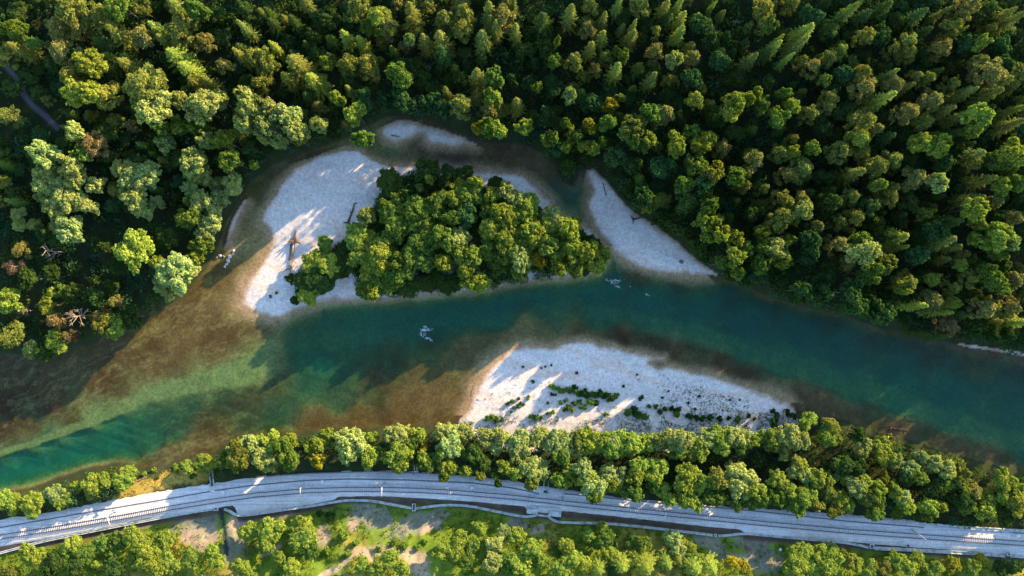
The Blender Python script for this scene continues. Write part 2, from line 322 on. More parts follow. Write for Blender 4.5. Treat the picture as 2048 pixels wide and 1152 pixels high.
# south side: dry grass, scrub, landslides and dirt tracks
grass = L((.24, .21, .045)) * (.55 + .9 * n2)[:, None]; dirt = L((.37, .285, .205)) * (.7 + .6 * n2)[:, None]
green = L((.125, .185, .022)) * (.5 + 1.0 * n2)[:, None]; shaded_grey_dirt = L((.215, .20, .165)) * (.65 + .7 * n2)[:, None]  # grey dirt with the tree belt's shade put into its colour
sth = (T['ds'] > 0) & (T['so'] > 0)
scol = green * (1 - sm(n1, .52, .72))[:, None] + grass * sm(n1, .52, .72)[:, None]
def blob(pts, soft=14, z=5.0):
    d = np.full(len(gx), 1e9)
    for (cx, cy, rx, ry, a) in pts:
        c, s_ = math.cos(math.radians(a)), math.sin(math.radians(a)); p = W(cx, cy, z); dx, dy = (gx - p[0]) / S, -(gy - p[1]) / S
        d = np.minimum(d, np.hypot((dx * c + dy * s_) / rx, (-dx * s_ + dy * c) / ry))
    return 1 - sm(d + (n2 - .5) * 1.3 + (n1 - .5) * .9, .50, 1.0)
bg = blob([(385, 1050, 55, 30, -20), (470, 1090, 25, 45, 10), (745, 1035, 55, 32, 15), (820, 1052, 60, 24, -20), (870, 1040, 40, 20, -25), (1420, 1085, 40, 22, 15), (1500, 1080, 55, 22, 5), (1530, 1115, 45, 40, 60), (1040, 1050, 35, 20, 20), (1480, 1120, 40, 18, 0)])
bd_ = blob([(400, 1085, 45, 20, -30), (375, 1075, 40, 18, -10), (760, 1108, 70, 22, 5), (830, 1118, 50, 24, 25), (650, 1072, 22, 22, 0), (706, 1054, 14, 14, 0), (560, 1030, 70, 9, -12), (470, 1045, 25, 14, -10), (840, 1135, 40, 12, 20), (545, 1100, 24, 5, -30), (690, 1122, 50, 6, -38), (652, 1142, 30, 8, -30), (250, 1062, 80, 8, -12), (860, 1056, 30, 8, -30), (1080, 1060, 30, 10, -25), (1600, 1108, 20, 22, 40)])
scol = scol * (1 - .8 * bg[:, None]) + shaded_grey_dirt * .8 * bg[:, None]; scol = scol * (1 - .88 * bd_[:, None]) + dirt * .88 * bd_[:, None]
bank = sm(T['ds'], -.3, .4) * (1 - sm(T['ds'], 2.0, 3.6)); brown = L((.10, .072, .052)) * (.5 + n2)[:, None]
scol = scol * (1 - bank[:, None]) + brown * bank[:, None]
col = np.where(sth[:, None], scol, col); speck = np.where(sth, .55 + .3 * np.maximum(bg, bd_), speck)
# dry grass on the open bank north of the track, left
og = blob([(330, 962, 75, 22, -14), (270, 985, 60, 10, -14), (395, 950, 40, 16, -10)], z=3) * (T['dn'] > -1) * (T['so'] > .5)
col = col * (1 - og[:, None]) + (L((.36, .26, .06)) * (.6 + .8 * n2)[:, None]) * og[:, None]
# trails in the forest
def stripe(pts, w, c, z=2.5):
    global col
    d = polyline_dist(pts, gx, gy, z); m_ = (1 - sm(d + (n2 - .5) * .6, w * .55, w))[:, None]; col = col * (1 - m_) + L(c) * (.75 + .5 * n2)[:, None] * m_
stripe([(28, 118), (46, 150), (66, 175), (74, 200), (90, 222), (112, 240), (132, 262)], 1.15, (.125, .12, .125))
stripe([(808, 156), (832, 147), (858, 135)], 1.0, (.2, .16, .15))
ditch = [(436, 1022), (441, 1040), (446, 1062), (450, 1082), (456, 1105)]
stripe(ditch, 1.0, (.045, .055, .055), 5.0)
dd = polyline_dist(ditch, gx, gy, 5.0); Z = Z - .5 * (1 - sm(dd, .3, 1.1)) * sth
DIRT = (bg, bd_)
nx, ny = len(XS), len(YS)
idx = np.arange(nx * ny).reshape(ny, nx)
quads = np.stack([idx[:-1, :-1], idx[:-1, 1:], idx[1:, 1:], idx[1:, :-1]], -1).reshape(-1, 4)

m, nt, ns, ln = new_mat('terrain'); M['terrain'] = m
g = ns.new('ShaderNodeNewGeometry'); ca = node(ns, 'ShaderNodeAttribute', attribute_name='col'); sa = node(ns, 'ShaderNodeAttribute', attribute_name='speck')
vo = node(ns, 'ShaderNodeTexVoronoi', i_Scale=4.2); ln.new(g.outputs['Position'], vo.inputs['Vector'])
vs = node(ns, 'ShaderNodeSeparateColor'); ln.new(vo.outputs['Color'], vs.inputs[0])
nz = node(ns, 'ShaderNodeTexNoise', i_Scale=.9, i_Detail=7.0, i_Roughness=.7); ln.new(g.outputs['Position'], nz.inputs['Vector'])
f1 = ramp(ns, ln, vs.outputs[0], (0, 1, .74, 1.2)); f2 = ramp(ns, ln, nz.outputs['Fac'], (.3, .7, .7, 1.3))
ff = math_n(ns, ln, 'MULTIPLY', f1, f2)
fm1 = math_n(ns, ln, 'ADD', math_n(ns, ln, 'MULTIPLY', math_n(ns, ln, 'SUBTRACT', ff, 1.0), sa.outputs['Fac']), 1.0)
sc_ = ns.new('ShaderNodeVectorMath'); sc_.operation = 'SCALE'; ln.new(ca.outputs['Color'], sc_.inputs[0]); ln.new(fm1, sc_.inputs['Scale'])
d = node(ns, 'ShaderNodeBsdfDiffuse'); ln.new(sc_.outputs[0], d.inputs[0])
bp_ = node(ns, 'ShaderNodeBump', i_Strength=.3, i_Distance=.1); ln.new(ff, bp_.inputs['Height']); ln.new(bp_.outputs[0], d.inputs['Normal'])
out = ns.new('ShaderNodeOutputMaterial'); ln.new(d.outputs[0], out.inputs[0])
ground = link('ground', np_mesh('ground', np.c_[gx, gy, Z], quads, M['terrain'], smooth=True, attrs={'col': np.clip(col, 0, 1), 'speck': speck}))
tag(ground, kind='structure')
# water sheet over everything that lies lower than the river's level
m, nt, ns, ln = new_mat('river_water'); M['water'] = m
g = ns.new('ShaderNodeNewGeometry'); da = node(ns, 'ShaderNodeAttribute', attribute_name='depth')
ex = []
for k in (.68, .19, .30): ex.append(math_n(ns, ln, 'EXPONENT', math_n(ns, ln, 'MULTIPLY', da.outputs['Fac'], -k)))
cc = ns.new('ShaderNodeCombineColor'); [ln.new(e, cc.inputs[i]) for i, e in enumerate(ex)]
tr = ns.new('ShaderNodeBsdfTransparent'); ln.new(cc.outputs[0], tr.inputs[0])
df = node(ns, 'ShaderNodeBsdfDiffuse'); df.inputs[0].default_value = (.002, .105, .082, 1)
mf = ramp(ns, ln, da.outputs['Fac'], (.7, 3.0, 0, .42))
rp = node(ns, 'ShaderNodeTexNoise', i_Scale=2.4, i_Detail=4.0, i_Roughness=.7); ln.new(g.outputs['Position'], rp.inputs['Vector'])
mf = math_n(ns, ln, 'MULTIPLY', mf, ramp(ns, ln, rp.outputs['Fac'], (.3, .7, .55, 1.45)))
m1 = ns.new('ShaderNodeMixShader'); ln.new(mf, m1.inputs[0]); ln.new(tr.outputs[0], m1.inputs[1]); ln.new(df.outputs[0], m1.inputs[2])
mp = node(ns, 'ShaderNodeMapping'); mp.inputs['Rotation'].default_value = (0, 0, math.radians(-12)); mp.inputs['Scale'].default_value = (.7, 1.3, 1); ln.new(g.outputs['Position'], mp.inputs['Vector'])
wv = node(ns, 'ShaderNodeTexNoise', i_Scale=1.1, i_Detail=5.0, i_Roughness=.65); ln.new(mp.outputs[0], wv.inputs['Vector'])
bw = node(ns, 'ShaderNodeBump', i_Strength=.5, i_Distance=.35); ln.new(wv.outputs['Fac'], bw.inputs['Height'])
ln.new(bw.outputs[0], df.inputs['Normal']); gl = node(ns, 'ShaderNodeBsdfGlossy', i_Roughness=.12); ln.new(bw.outputs[0], gl.inputs['Normal'])
fr = node(ns, 'ShaderNodeFresnel', i_IOR=1.33)
m2 = ns.new('ShaderNodeMixShader'); ln.new(math_n(ns, ln, 'MULTIPLY', fr.outputs[0], math_n(ns, ln, 'SUBTRACT', 1.0, g.outputs['Backfacing'])), m2.inputs[0]); ln.new(m1.outputs[0], m2.inputs[1]); ln.new(gl.outputs[0], m2.inputs[2])
out = ns.new('ShaderNodeOutputMaterial'); ln.new(m2.outputs[0], out.inputs[0])
wq = quads[(Z[quads].min(1) < 0)]
used, inv = np.unique(wq.ravel(), return_inverse=True)
water = link('river', np_mesh('river', np.c_[gx[used], gy[used], np.zeros(len(used))], inv.reshape(-1, 4), M['water'], smooth=True, attrs={'depth': np.clip(-Z[used], 0, 6)}))
tag(water, kind='structure')
_zi = Z.reshape(ny, nx)
def gz(x, y):
    """ground height by bilinear lookup"""
    i = min(max(np.searchsorted(XS, x) - 1, 0), nx - 2); j = min(max(np.searchsorted(YS, y) - 1, 0), ny - 2)
    a = (x - XS[i]) / (XS[i + 1] - XS[i]); b = (y - YS[j]) / (YS[j + 1] - YS[j])
    return float((_zi[j, i] * (1 - a) + _zi[j, i + 1] * a) * (1 - b) + (_zi[j + 1, i] * (1 - a) + _zi[j + 1, i + 1] * a) * b)
# ------------------------------------------------------------------ railway: ballast bed, track, drains, masts
m, nt, ns, ln = new_mat('ballast'); M['ballast'] = m
g = ns.new('ShaderNodeNewGeometry')
vo = node(ns, 'ShaderNodeTexVoronoi', i_Scale=3.2); ln.new(g.outputs['Position'], vo.inputs['Vector'])
vs = node(ns, 'ShaderNodeSeparateColor'); ln.new(vo.outputs['Color'], vs.inputs[0])
nz = node(ns, 'ShaderNodeTexNoise', i_Scale=.22, i_Detail=6.0, i_Roughness=.6); ln.new(g.outputs['Position'], nz.inputs['Vector'])
mp = node(ns, 'ShaderNodeMapping'); mp.inputs['Scale'].default_value = (.06, 1.6, 1); ln.new(g.outputs['Position'], mp.inputs['Vector'])
n3_ = node(ns, 'ShaderNodeTexNoise', i_Scale=1.0, i_Detail=4.0); ln.new(mp.outputs[0], n3_.inputs['Vector'])
f = math_n(ns, ln, 'MULTIPLY', ramp(ns, ln, vs.outputs[0], (0, 1, .84, 1.12)), ramp(ns, ln, n3_.outputs['Fac'], (.35, .65, .82, 1.12)))
c = mixc(ns, ln, ramp(ns, ln, nz.outputs['Fac'], (.35, .68, 0, 1)), (.52, .51, .51), (.68, .64, .60))
sc_ = ns.new('ShaderNodeVectorMath'); sc_.operation = 'SCALE'; ln.new(c, sc_.inputs[0]); ln.new(f, sc_.inputs['Scale'])
d = node(ns, 'ShaderNodeBsdfDiffuse'); ln.new(sc_.outputs[0], d.inputs[0])
bp_ = node(ns, 'ShaderNodeBump', i_Strength=.5, i_Distance=.08); ln.new(vs.outputs[0], bp_.inputs['Height']); ln.new(bp_.outputs[0], d.inputs['Normal'])
out = ns.new('ShaderNodeOutputMaterial'); ln.new(d.outputs[0], out.inputs[0])
xs = np.arange(-560, 2640, 5.0); V = []; nc = 12
ylo, yup, ytr = np.interp(xs, LOX, LOY), np.interp(xs, UPX, UPY), trk(xs)
jit = (vnoise(xs, xs * 0, 9) - .5) * 2.4; jit2 = (vnoise(xs, xs * 0 + 50, 7) - .5) * 3.5
for i, x in enumerate(xs):
    yt = ytr[i]; lo = max(ylo[i] + jit[i] * .5, yt + 12)
    prof = [(yup[i] + jit2[i] - 1.5, 3.35), (yup[i] + jit2[i], 4.0), (yt - 15, 4.05), (yt - 11.5, 4.06), (yt - 9, 4.36), (yt - 4, 4.4), (yt + 4, 4.4), (yt + 9, 4.36), (yt + 11, 4.06), (min(yt + 13, lo), 4.04), (lo, 3.98), (lo + 1.5, 3.2)]
    for (y, z) in prof: V.append(W(x, y, z))
n_ = len(xs); F = [(i * nc + j + 1, (i + 1) * nc + j + 1, (i + 1) * nc + j, i * nc + j)[::-1] for i in range(n_ - 1) for j in range(nc - 1)]
bl = link('railway_ballast', np_mesh('railway_ballast', V, F, M['ballast'])); tag(bl, kind='structure')

def world_path(px0, px1, off=0.0, z=4.4, st=4.0):
    q = np.arange(px0, px1, st); return np.array([W(x, trk(x) + off / RK, z) for x in q])
track = tag(empty('railway_track', W(1024, trk(1024), 4.4)), 'single railway track with two dark rails on pale sleepers along the grey ballast', 'railway track')
o0 = np.array(track.location)
for s in (-.72, .72):
    Geo().sweep(world_path(-500, 2600, s, 4.62) - o0, [(-.09, 0), (.09, 0), (.09, .17), (-.09, .17)]).build('rail', M['rail'], track)
P = world_path(-500, 2600, 0, 4.4, .5); seg = np.hypot(*(P[1:, :2] - P[:-1, :2]).T); cum = np.r_[0, np.cumsum(seg)]
pos = np.arange(0, cum[-1], .64); slx = np.interp(pos, cum, P[:, 0]); sly = np.interp(pos, cum, P[:, 1])
slt = np.arctan2(np.interp(pos + .3, cum, P[:, 1]) - np.interp(pos - .3, cum, P[:, 1]), np.interp(pos + .3, cum, P[:, 0]) - np.interp(pos - .3, cum, P[:, 0]))
near = set(np.argsort(np.hypot(slx - 20, sly + 75))[:100].tolist())
sg = Geo().box((0, 0, 0), (.27, 2.5, .22), 0, .03); sme = sg.mesh('sleeper', M['sleeper'])
rest = Geo()
for i in range(len(pos)):
    if i in near:
        o = link('sleeper', sme, track); o.location = Vector((slx[i], sly[i], 4.5)) - track.location; o.rotation_euler.z = slt[i]
    else: rest.box((slx[i] - o0[0], sly[i] - o0[1], .1), (.27, 2.5, .22), slt[i], .03)
tag(rest.build('sleeper_row', M['sleeper'], track), kind='stuff')

def wall(pts, label, name='drain_channel', w=.75, h=.45, z=3.6, cat='drain channel', group='concrete drain channels along the railway', mat='conc', smooth_n=2):
    p = np.array(pts, float)
    for _ in range(smooth_n):
        q = [p[0]]
        for a, b in zip(p[:-1], p[1:]): q += [a * .75 + b * .25, a * .25 + b * .75]
        p = np.array(q + [p[-1]])
    P = WP(p, z); base = P[len(P) // 2].copy(); r = tag(empty(name, base), label, cat, group)
    hw = w / 2; lip = .16
    G = Geo()
    G.sweep(P - base, [(-hw, -.5), (-hw + lip, -.5), (-hw + lip, h), (-hw, h)]); G.build('channel_wall', M[mat], r)
    G = Geo(); G.sweep(P - base, [(hw - lip, -.5), (hw, -.5), (hw, h), (hw - lip, h)]); G.build('channel_wall', M[mat], r)
    G = Geo(); G.sweep(P - base, [(-hw + lip + .003, -.4), (hw - lip - .003, -.4), (hw - lip - .003, h * .5), (-hw + lip + .003, h * .5)]); G.build('channel_floor', M[mat], r)
    return r
wall([(-420, 1205), (-200, 1155), (3, 1106), (77, 1084), (167, 1066), (267, 1046), (367, 1027), (425, 1018)], 'pale concrete drain channel under the ballast at the lower left, ending at the scree')
wall([(449, 1018), (460, 1022), (468, 1028), (482, 1031), (512, 1028), (562, 1020), (629, 1011), (672, 1003), (699, 1000), (745, 1001), (779, 1008), (823, 1016)], 'pale concrete drain channel arching from the dark ditch to the open concrete box')
wall([(829, 1017), (889, 1009), (939, 1011), (979, 1020), (1024, 1029), (1045, 1033), (1057, 1033), (1071, 1031), (1076, 1027)], 'pale concrete drain channel from the open concrete box to the culvert head')
wall([(1096, 1030), (1100, 1036), (1110, 1042), (1124, 1045), (1211, 1046), (1291, 1054), (1357, 1062), (1425, 1070)], 'long pale drain channel right of the culvert head, below the dark brown bank')
wall([(1436, 1071), (1450, 1071), (1487, 1066), (1536, 1071), (1603, 1077), (1686, 1084), (1723, 1091), (1738, 1095)], 'pale drain channel above the shaded grey dirt patch, bent upwards in its middle')
wall([(1748, 1096), (1819, 1099), (1886, 1103), (1960, 1107), (2010, 1111)], 'broad pale drain channel at the lower right edge of the ballast', w=1.1)
wall([(2020, 1111), (2100, 1117), (2300, 1128)], 'short end of pale drain channel cut by the right edge of the photo', w=1.0)
wall([(1874, 1050), (1930, 1055), (1990, 1059), (2048, 1062), (2300, 1075)], 'pale concrete drain channel above the ballast at the right edge', w=1.0, z=4.1)
def strip(pts, label, w, h, z, mat):
    P = WP(pts, z); b = P[len(P) // 2].copy(); o = Geo().sweep(P - b, [(-w / 2, -.2), (w / 2, -.2), (w / 2, h), (-w / 2, h)]).build('cable_trough', M[mat]); o.location = b
    return tag(o, label, 'cable trough', 'dark cable troughs along the railway')
tx = np.arange(-420, 440, 12.); base_t = lambda x: np.interp(x, [-420, 0, 167, 333, 430, 512, 612, 699, 812, 945, 1024, 1050, 1090, 1124, 1300, 1500, 1700, 1860, 2048, 2300], [1155, 1055, 1026, 998, 981, 970, 961, 958, 960, 966, 976, 981, 990.5, 987, 1004, 1021, 1043, 1056, 1066, 1082])
strip([(x, base_t(x)) for x in np.arange(-420, 421, 12.)], 'dark cable trough line on the sunlit left end of the ballast', .42, .05, 4.06, 'darkconc')
strip([(x, base_t(x)) for x in np.arange(430, 1085, 12.)], 'dark cable trough line curving along the middle of the ballast', .45, .05, 4.06, 'darkconc')
strip([(x, base_t(x)) for x in np.arange(1128, 1858, 12.)], 'dark cable trough line on the ballast right of the culvert head', .4, .05, 4.06, 'darkconc')
strip([(x, np.interp(x, [512, 612, 745, 845, 945, 1010], [955.5, 948.5, 944.5, 948, 954, 962]) - 1.5) for x in np.arange(512, 1011, 12.)], 'second thin dark trough line close below the middle trees', .35, .05, 4.08, 'darkconc')

# concrete chutes leading down to the river, culvert head and boxes
def chute(p0, p1, w, label, z0=4.1, z1=2.9, mat='conc'):
    a, b = W(*p0, z0), W(*p1, z1); mid = a.copy(); r = tag(empty('concrete_chute', mid), label, 'drain chute', 'concrete chutes down the river bank')
    hw = w / 2
    for nm, (l, rr, t) in (('chute_wall', (-hw, -hw + .2, .55)), ('chute_wall', (hw - .2, hw, .55)), ('chute_floor', (-hw + .205, hw - .205, .12))):
        Geo().sweep(np.array([a, b]) - mid, [(l, -.6), (rr, -.6), (rr, t), (l, t)]).build(nm, M[mat if nm == 'chute_wall' else 'darkconc'], r)
    d = (b - a) / np.linalg.norm(b - a); ang = math.atan2(d[1], d[0])
    Geo().box((0, 0, .1), (.3, w + .5, 1.1), ang, .03).build('head_wall', M[mat], r)
chute((425.5, 973), (422, 941), 1.3, 'pale concrete chute leading from the ballast towards the river, at the left trees')
chute((832, 942), (829, 915), 1.0, 'narrow concrete chute partly under the trees, above the open concrete box')
chute((1091, 986), (1093, 952), 1.7, 'dark wide chute between the trees above the culvert head')
def cbox(p, sx, sy, label, z=3.6, h=.9, group='small open concrete drain boxes'):
    c = W(*p, z); r = tag(empty('drain_box', c), label, 'drain box', group); t = .22
    for (x, y, a, b) in ((0, sy / 2 - t / 2, sx, t), (0, -sy / 2 + t / 2, sx, t), (sx / 2 - t / 2, 0, t, sy - 2 * t - .004), (-sx / 2 + t / 2, 0, t, sy - 2 * t - .004)):
        Geo().box((x, y, h / 2 - .4), (a, b, h + .4), 0, .02).build('box_wall', M['conc'], r)
    Geo().box((0, 0, -.4), (sx - 2 * t - .01, sy - 2 * t - .01, .5), 0, .01).build('box_floor', M['darkconc'], r)
cbox((828, 1014), 1.2, 2.6, 'open concrete box where two drain channels meet in a V below the track')
cbox((1743, 1092), 1.4, 1.6, 'open concrete box between two drain channels at the lower right')
cbox((2016, 1107), 1.3, 1.4, 'open concrete box near the right edge, below the ballast')
cbox((432, 1017), 1.6, 1.2, 'concrete box at the top of the dark ditch through the scree')
cbox((1430, 1070), .9, .9, 'smallest open concrete box, left of the shaded grey dirt patch')
cbox((2028, 1070), 1.5, 1.1, 'open concrete box with a dark hole on the ballast at the right edge', 4.05, .35)
# culvert head: a portal wall and two wing blocks round a paved apron
c = W(1087, 1024, 3.7); r = tag(empty('culvert_head', c), 'concrete culvert head with two wing blocks and a paved apron under the track', 'culvert')
for (x0, x1, y0, y1, nm, h) in ((1053, 1075, 1016, 1027, 'wing_block', .9), (1097, 1122, 1022, 1032, 'wing_block', .9), (1060, 1120, 1013.5, 1015.8, 'portal_wall', 1.0), (1077, 1096, 1023, 1034, 'apron', -.1)):
    a, b = W(x0, y0, 3.7), W(x1, y1, 3.7); mid = (a + b) / 2 - c
    o = Geo().box((mid[0], mid[1], h / 2 - .6), (abs(b[0] - a[0]), abs(b[1] - a[1]), 1.2 + h), math.radians(-5), .04).build(nm, M['conc'], r)
# masts
def mast(p, arm_px, label, h=7.2):
    c = W(*p, 4.05); r = tag(empty('catenary_mast', c), label, 'mast', 'steel masts beside the railway track')
    Geo().box((0, 0, .12), (.95, .95, .36), .1, .04).build('foundation', M['conc'], r)
    pole = Geo().tube([(0, 0, .29), (0, 0, h * .5), (0, 0, h)], [.17, .15, .12], 8).build('pole', M['steel'], r)
    a = np.array([W(*arm_px, 4.0 + h - 1)[0] - W(*p, 4.0 + h - 1)[0], W(*arm_px, 4.0 + h - 1)[1] - W(*p, 4.0 + h - 1)[1]])
    Geo().tube([(0, 0, h - 1.3), (a[0] * .5, a[1] * .5, h - 1.0), (a[0], a[1], h - .9)], [.09, .08, .06], 6).build('cantilever_arm', M['white'], r)
    Geo().tube([(0, 0, h - .25), (a[0] * .6, a[1] * .6, h - .6), (a[0] * .92, a[1] * .92, h - .82)], [.05, .045, .04], 6).build('stay_tube', M['steel'], r)
    Geo().tube([(a[0] * .85, a[1] * .85, h - .98), (a[0] * .9, a[1] * .9, h - 1.5), (a[0], a[1], h - 1.75)], [.05, .05, .04], 6).build('steady_arm', M['white'], r)
    Geo().tube([(a[0] * .3, a[1] * .3, h - 1.12), (a[0] * .3, a[1] * .3, h - .42)], [.07, .07], 6).build('insulator', M['rust'], r)
mast((231, 1021), (237, 1041), 'steel mast on the sunlit left stretch of the ballast')
mast((769, 967), (769, 985), 'steel mast with a white arm over the track, in the middle sun patch')
mast((1124, 996), (1124, 1004), 'steel mast just right of the culvert head')
mast((1326, 1016), (1323, 1027), 'steel mast with its foot under overhanging trees, right of the middle')
mast((1823, 1060), (1836, 1070), 'steel mast at the right end of the ballast, arm pointing right')
mast((610, 968), (609, 980), 'steel mast on the shaded ballast left of the middle')
def cabinet(p, sx, sy, h, label, rz=0., mat='white'):
    c = W(*p, 4.05); r = tag(empty('signal_cabinet', c, rz), label, 'cabinet', 'small trackside boxes')
    Geo().box((0, 0, .05), (sx + .25, sy + .25, .2), 0, .03).build('plinth', M['conc'], r)
    Geo().box((0, 0, .15 + h / 2), (sx, sy, h), 0, .03).build('housing', M[mat], r)
    Geo().box((0, 0, .15 + h + .05), (sx + .12, sy + .12, .09), 0, .02).build('lid', M[mat], r)
cabinet((645, 962), .75, .75, .7, 'small white square box on the shaded ballast, by the dark trough line')
cabinet((200, 1026), .9, .8, .8, 'white box with a long shadow on the sunlit left ballast', .3)
cabinet((944, 974), .8, .7, .7, 'small white box above the track right of the middle sun patch', .1)
cabinet((447, 984), .9, .7, .5, 'low pale box just right of the left concrete chute', .2)
c = W(1803, 1086, 4.1); o = Geo().box((0, 0, .06), (1.9, 1.1, .22), -.07, .03).build('concrete_slab', M['conc']); o.location = c; tag(o, 'flat pale concrete slab on the ballast at the lower right', 'slab')
o = Geo().box((0, 0, .25), (.45, .6, .5), .5, .06).add([(-.2, -.2, .5), (.2, -.2, .5), (.2, .25, .7), (-.2, .25, .7)], [(0, 1, 2, 3)]).build('equipment_box', M['black']); o.location = W(1816, 1091, 4.05); tag(o, 'small black box beside the pale slab on the ballast', 'box')
p = W(1563, 1101, 4.8); r = tag(empty('concrete_block', (p[0], p[1], gz(p[0], p[1]))), 'pale square block standing alone on the dark slope at the lower right', 'block')
Geo().box((0, 0, .35), (.95, .95, .9), .1, .08).build('block_body', M['conc'], r); Geo().box((0, 0, .83), (.7, .7, .08), .1, .03).build('block_cap', M['white'], r)

# ------------------------------------------------------------------ rocks, driftwood, foam
def rock_mesh(name, r, seed, mat, flat=.65):
    g = np.random.default_rng(seed); nu, nv = 14, 9; V = []
    dirs = unit(g.normal(size=(9, 3))); cut = .72 + .25 * g.random(9)
    for j in range(nv + 1):
        for i in range(nu):
            th = math.pi * j / nv; ph = 2 * math.pi * i / nu
            d = np.array([math.sin(th) * math.cos(ph), math.sin(th) * math.sin(ph), math.cos(th)])
            k = min(1.0, min([c / max(d @ q, 1e-3) for q, c in zip(dirs, cut)])) * (1 + .04 * g.normal())
            V.append(d * r * k * np.array([1.1, .85, flat]))
    F = [(j * nu + i, (j + 1) * nu + i, (j + 1) * nu + (i + 1) % nu, j * nu + (i + 1) % nu) for j in range(nv) for i in range(nu)]
    return np_mesh(name, V, F, mat)
def rock(p, rpx, label, seed, mat='rock', cat='boulder', group=None, z=None, dz=.15):
    w = W(*p); R = rpx * S; o = link('boulder', rock_mesh('boulder', R, seed, M[mat])); zz = gz(w[0], w[1]) if z is None else z
    o.location = (w[0], w[1], max(zz, -.1) + dz * R); o.rotation_euler = (0, 0, seed * 1.3); return tag(o, label, cat, group)
gb = 'row of pale boulders at the left channel'
rock((467, 502), 3.3, 'uppermost pale boulder of the row crossing the left channel', 1, group=gb); rock((466, 508.5), 2.7, 'small pale boulder second from the top of the row', 2, group=gb)
rock((459.5, 513), 4.8, 'largest pale boulder in the middle of the row', 3, group=gb); rock((456, 521), 4.6, 'pale rounded boulder just below the largest one', 4, group=gb)
rock((453, 528), 3.2, 'pale boulder second from the bottom of the row', 5, group=gb); rock((449.5, 533), 2.9, 'lowest pale boulder of the row, out in the brown water', 6, group=gb)
rock((440, 511), 3.8, 'tan boulder by the bright green bush at the bank', 7, group=gb); rock((433, 515), 3.8, 'brown boulder at the foot of the bank, left of the row', 8, 'brownrock', group=gb); rock((447, 513), 2.6, 'dark wet boulder between the bank and the pale row', 9, 'brownrock', group=gb)
rock((1228, 565), 5.5, 'dark boulder under white water below the island tip', 21, 'brownrock', z=-.2, dz=-.28); rock((1294, 588), 3.5, 'dark submerged boulder under the smaller ripple on the right', 22, 'brownrock', z=-.3, dz=-.25); rock((849, 668), 5, 'dark boulder at the centre of the midstream splash', 23, 'brownrock', z=-.1, dz=-.25)
rock((1362, 524), 4.5, 'dark flat rock lying alone on the right gravel bar', 24, 'brownrock', dz=0.1); rock((1120+455/4.43, 320+752/4.43), 2.0, 'small dark stone near the lower edge of the right gravel bar', 25, 'brownrock'); rock((1266, 531), 1.6, 'small dark stone at the waterline of the right gravel bar', 26, 'brownrock')
rock((690, 1134), 3.6, 'pale pinkish boulder beside the dirt track at the bottom', 27); rock((782, 1078), 2.2, 'small pale boulder on the sunlit grassy slope below the box', 28)
def foam(pts, label, seed):
    """broken white water: many small domed flecks merged into one mesh"""
    g = np.random.default_rng(seed); G = Geo()
    for (x, y, rx, ry, n, a) in pts:
        for _ in range(int(n * 1.7)):
            q = g.normal(size=2) * .5; ca, sa = math.cos(math.radians(a)), math.sin(math.radians(a))
            px, py = x + q[0] * rx * ca - q[1] * ry * sa, y + q[0] * rx * sa + q[1] * ry * ca
            c = W(px, py, .02); L_, B_ = g.uniform(.10, .42) * g.uniform(.5, 1), g.uniform(.05, .14); t = math.radians(-a) + g.normal() * .5; h = g.uniform(.04, .16)
            V = [c + np.array([0, 0, h])]; k = 6
            for j in range(k):
                th = 2 * math.pi * j / k; e = np.array([L_ * math.cos(th), B_ * math.sin(th)]) * g.uniform(.7, 1.2)
                V.append(c + np.array([e[0] * math.cos(t) - e[1] * math.sin(t), e[0] * math.sin(t) + e[1] * math.cos(t), 0]))
            G.add(V, [(0, 1, 2, 3), (0, 3, 4, 5), (0, 5, 6, 1)])
    o = G.build('white_water', M['foam']); return tag(o, label, 'white water', 'patches of white water in the river')
M['foam'] = solid('foam', (.40, .50, .54), .6, .2, 4)
foam([(848, 660, 7, 3, 34, 0), (857, 659, 8, 2.5, 10, -10), (843, 669, 4, 4, 12, 60), (851, 654, 4, 5, 8, 80), (856, 677, 6, 2, 16, 20), (862, 681, 5, 1.2, 5, 10)], 'white splash round a boulder in mid-river, left of the gravel bar', 1)
foam([(1227, 564, 7, 4, 32, 10), (1236, 561, 9, 2.5, 12, 5), (1215, 560, 4, 2, 6, 40), (1234, 573, 8, 1.8, 12, 15)], 'white ripple just off the right tip of the wooded island', 2)
foam([(1294, 590, 4, 2, 7, 40), (1262, 574, 2, 1, 2, 30)], 'faint small ripple downstream right of the island tip ripple', 3)

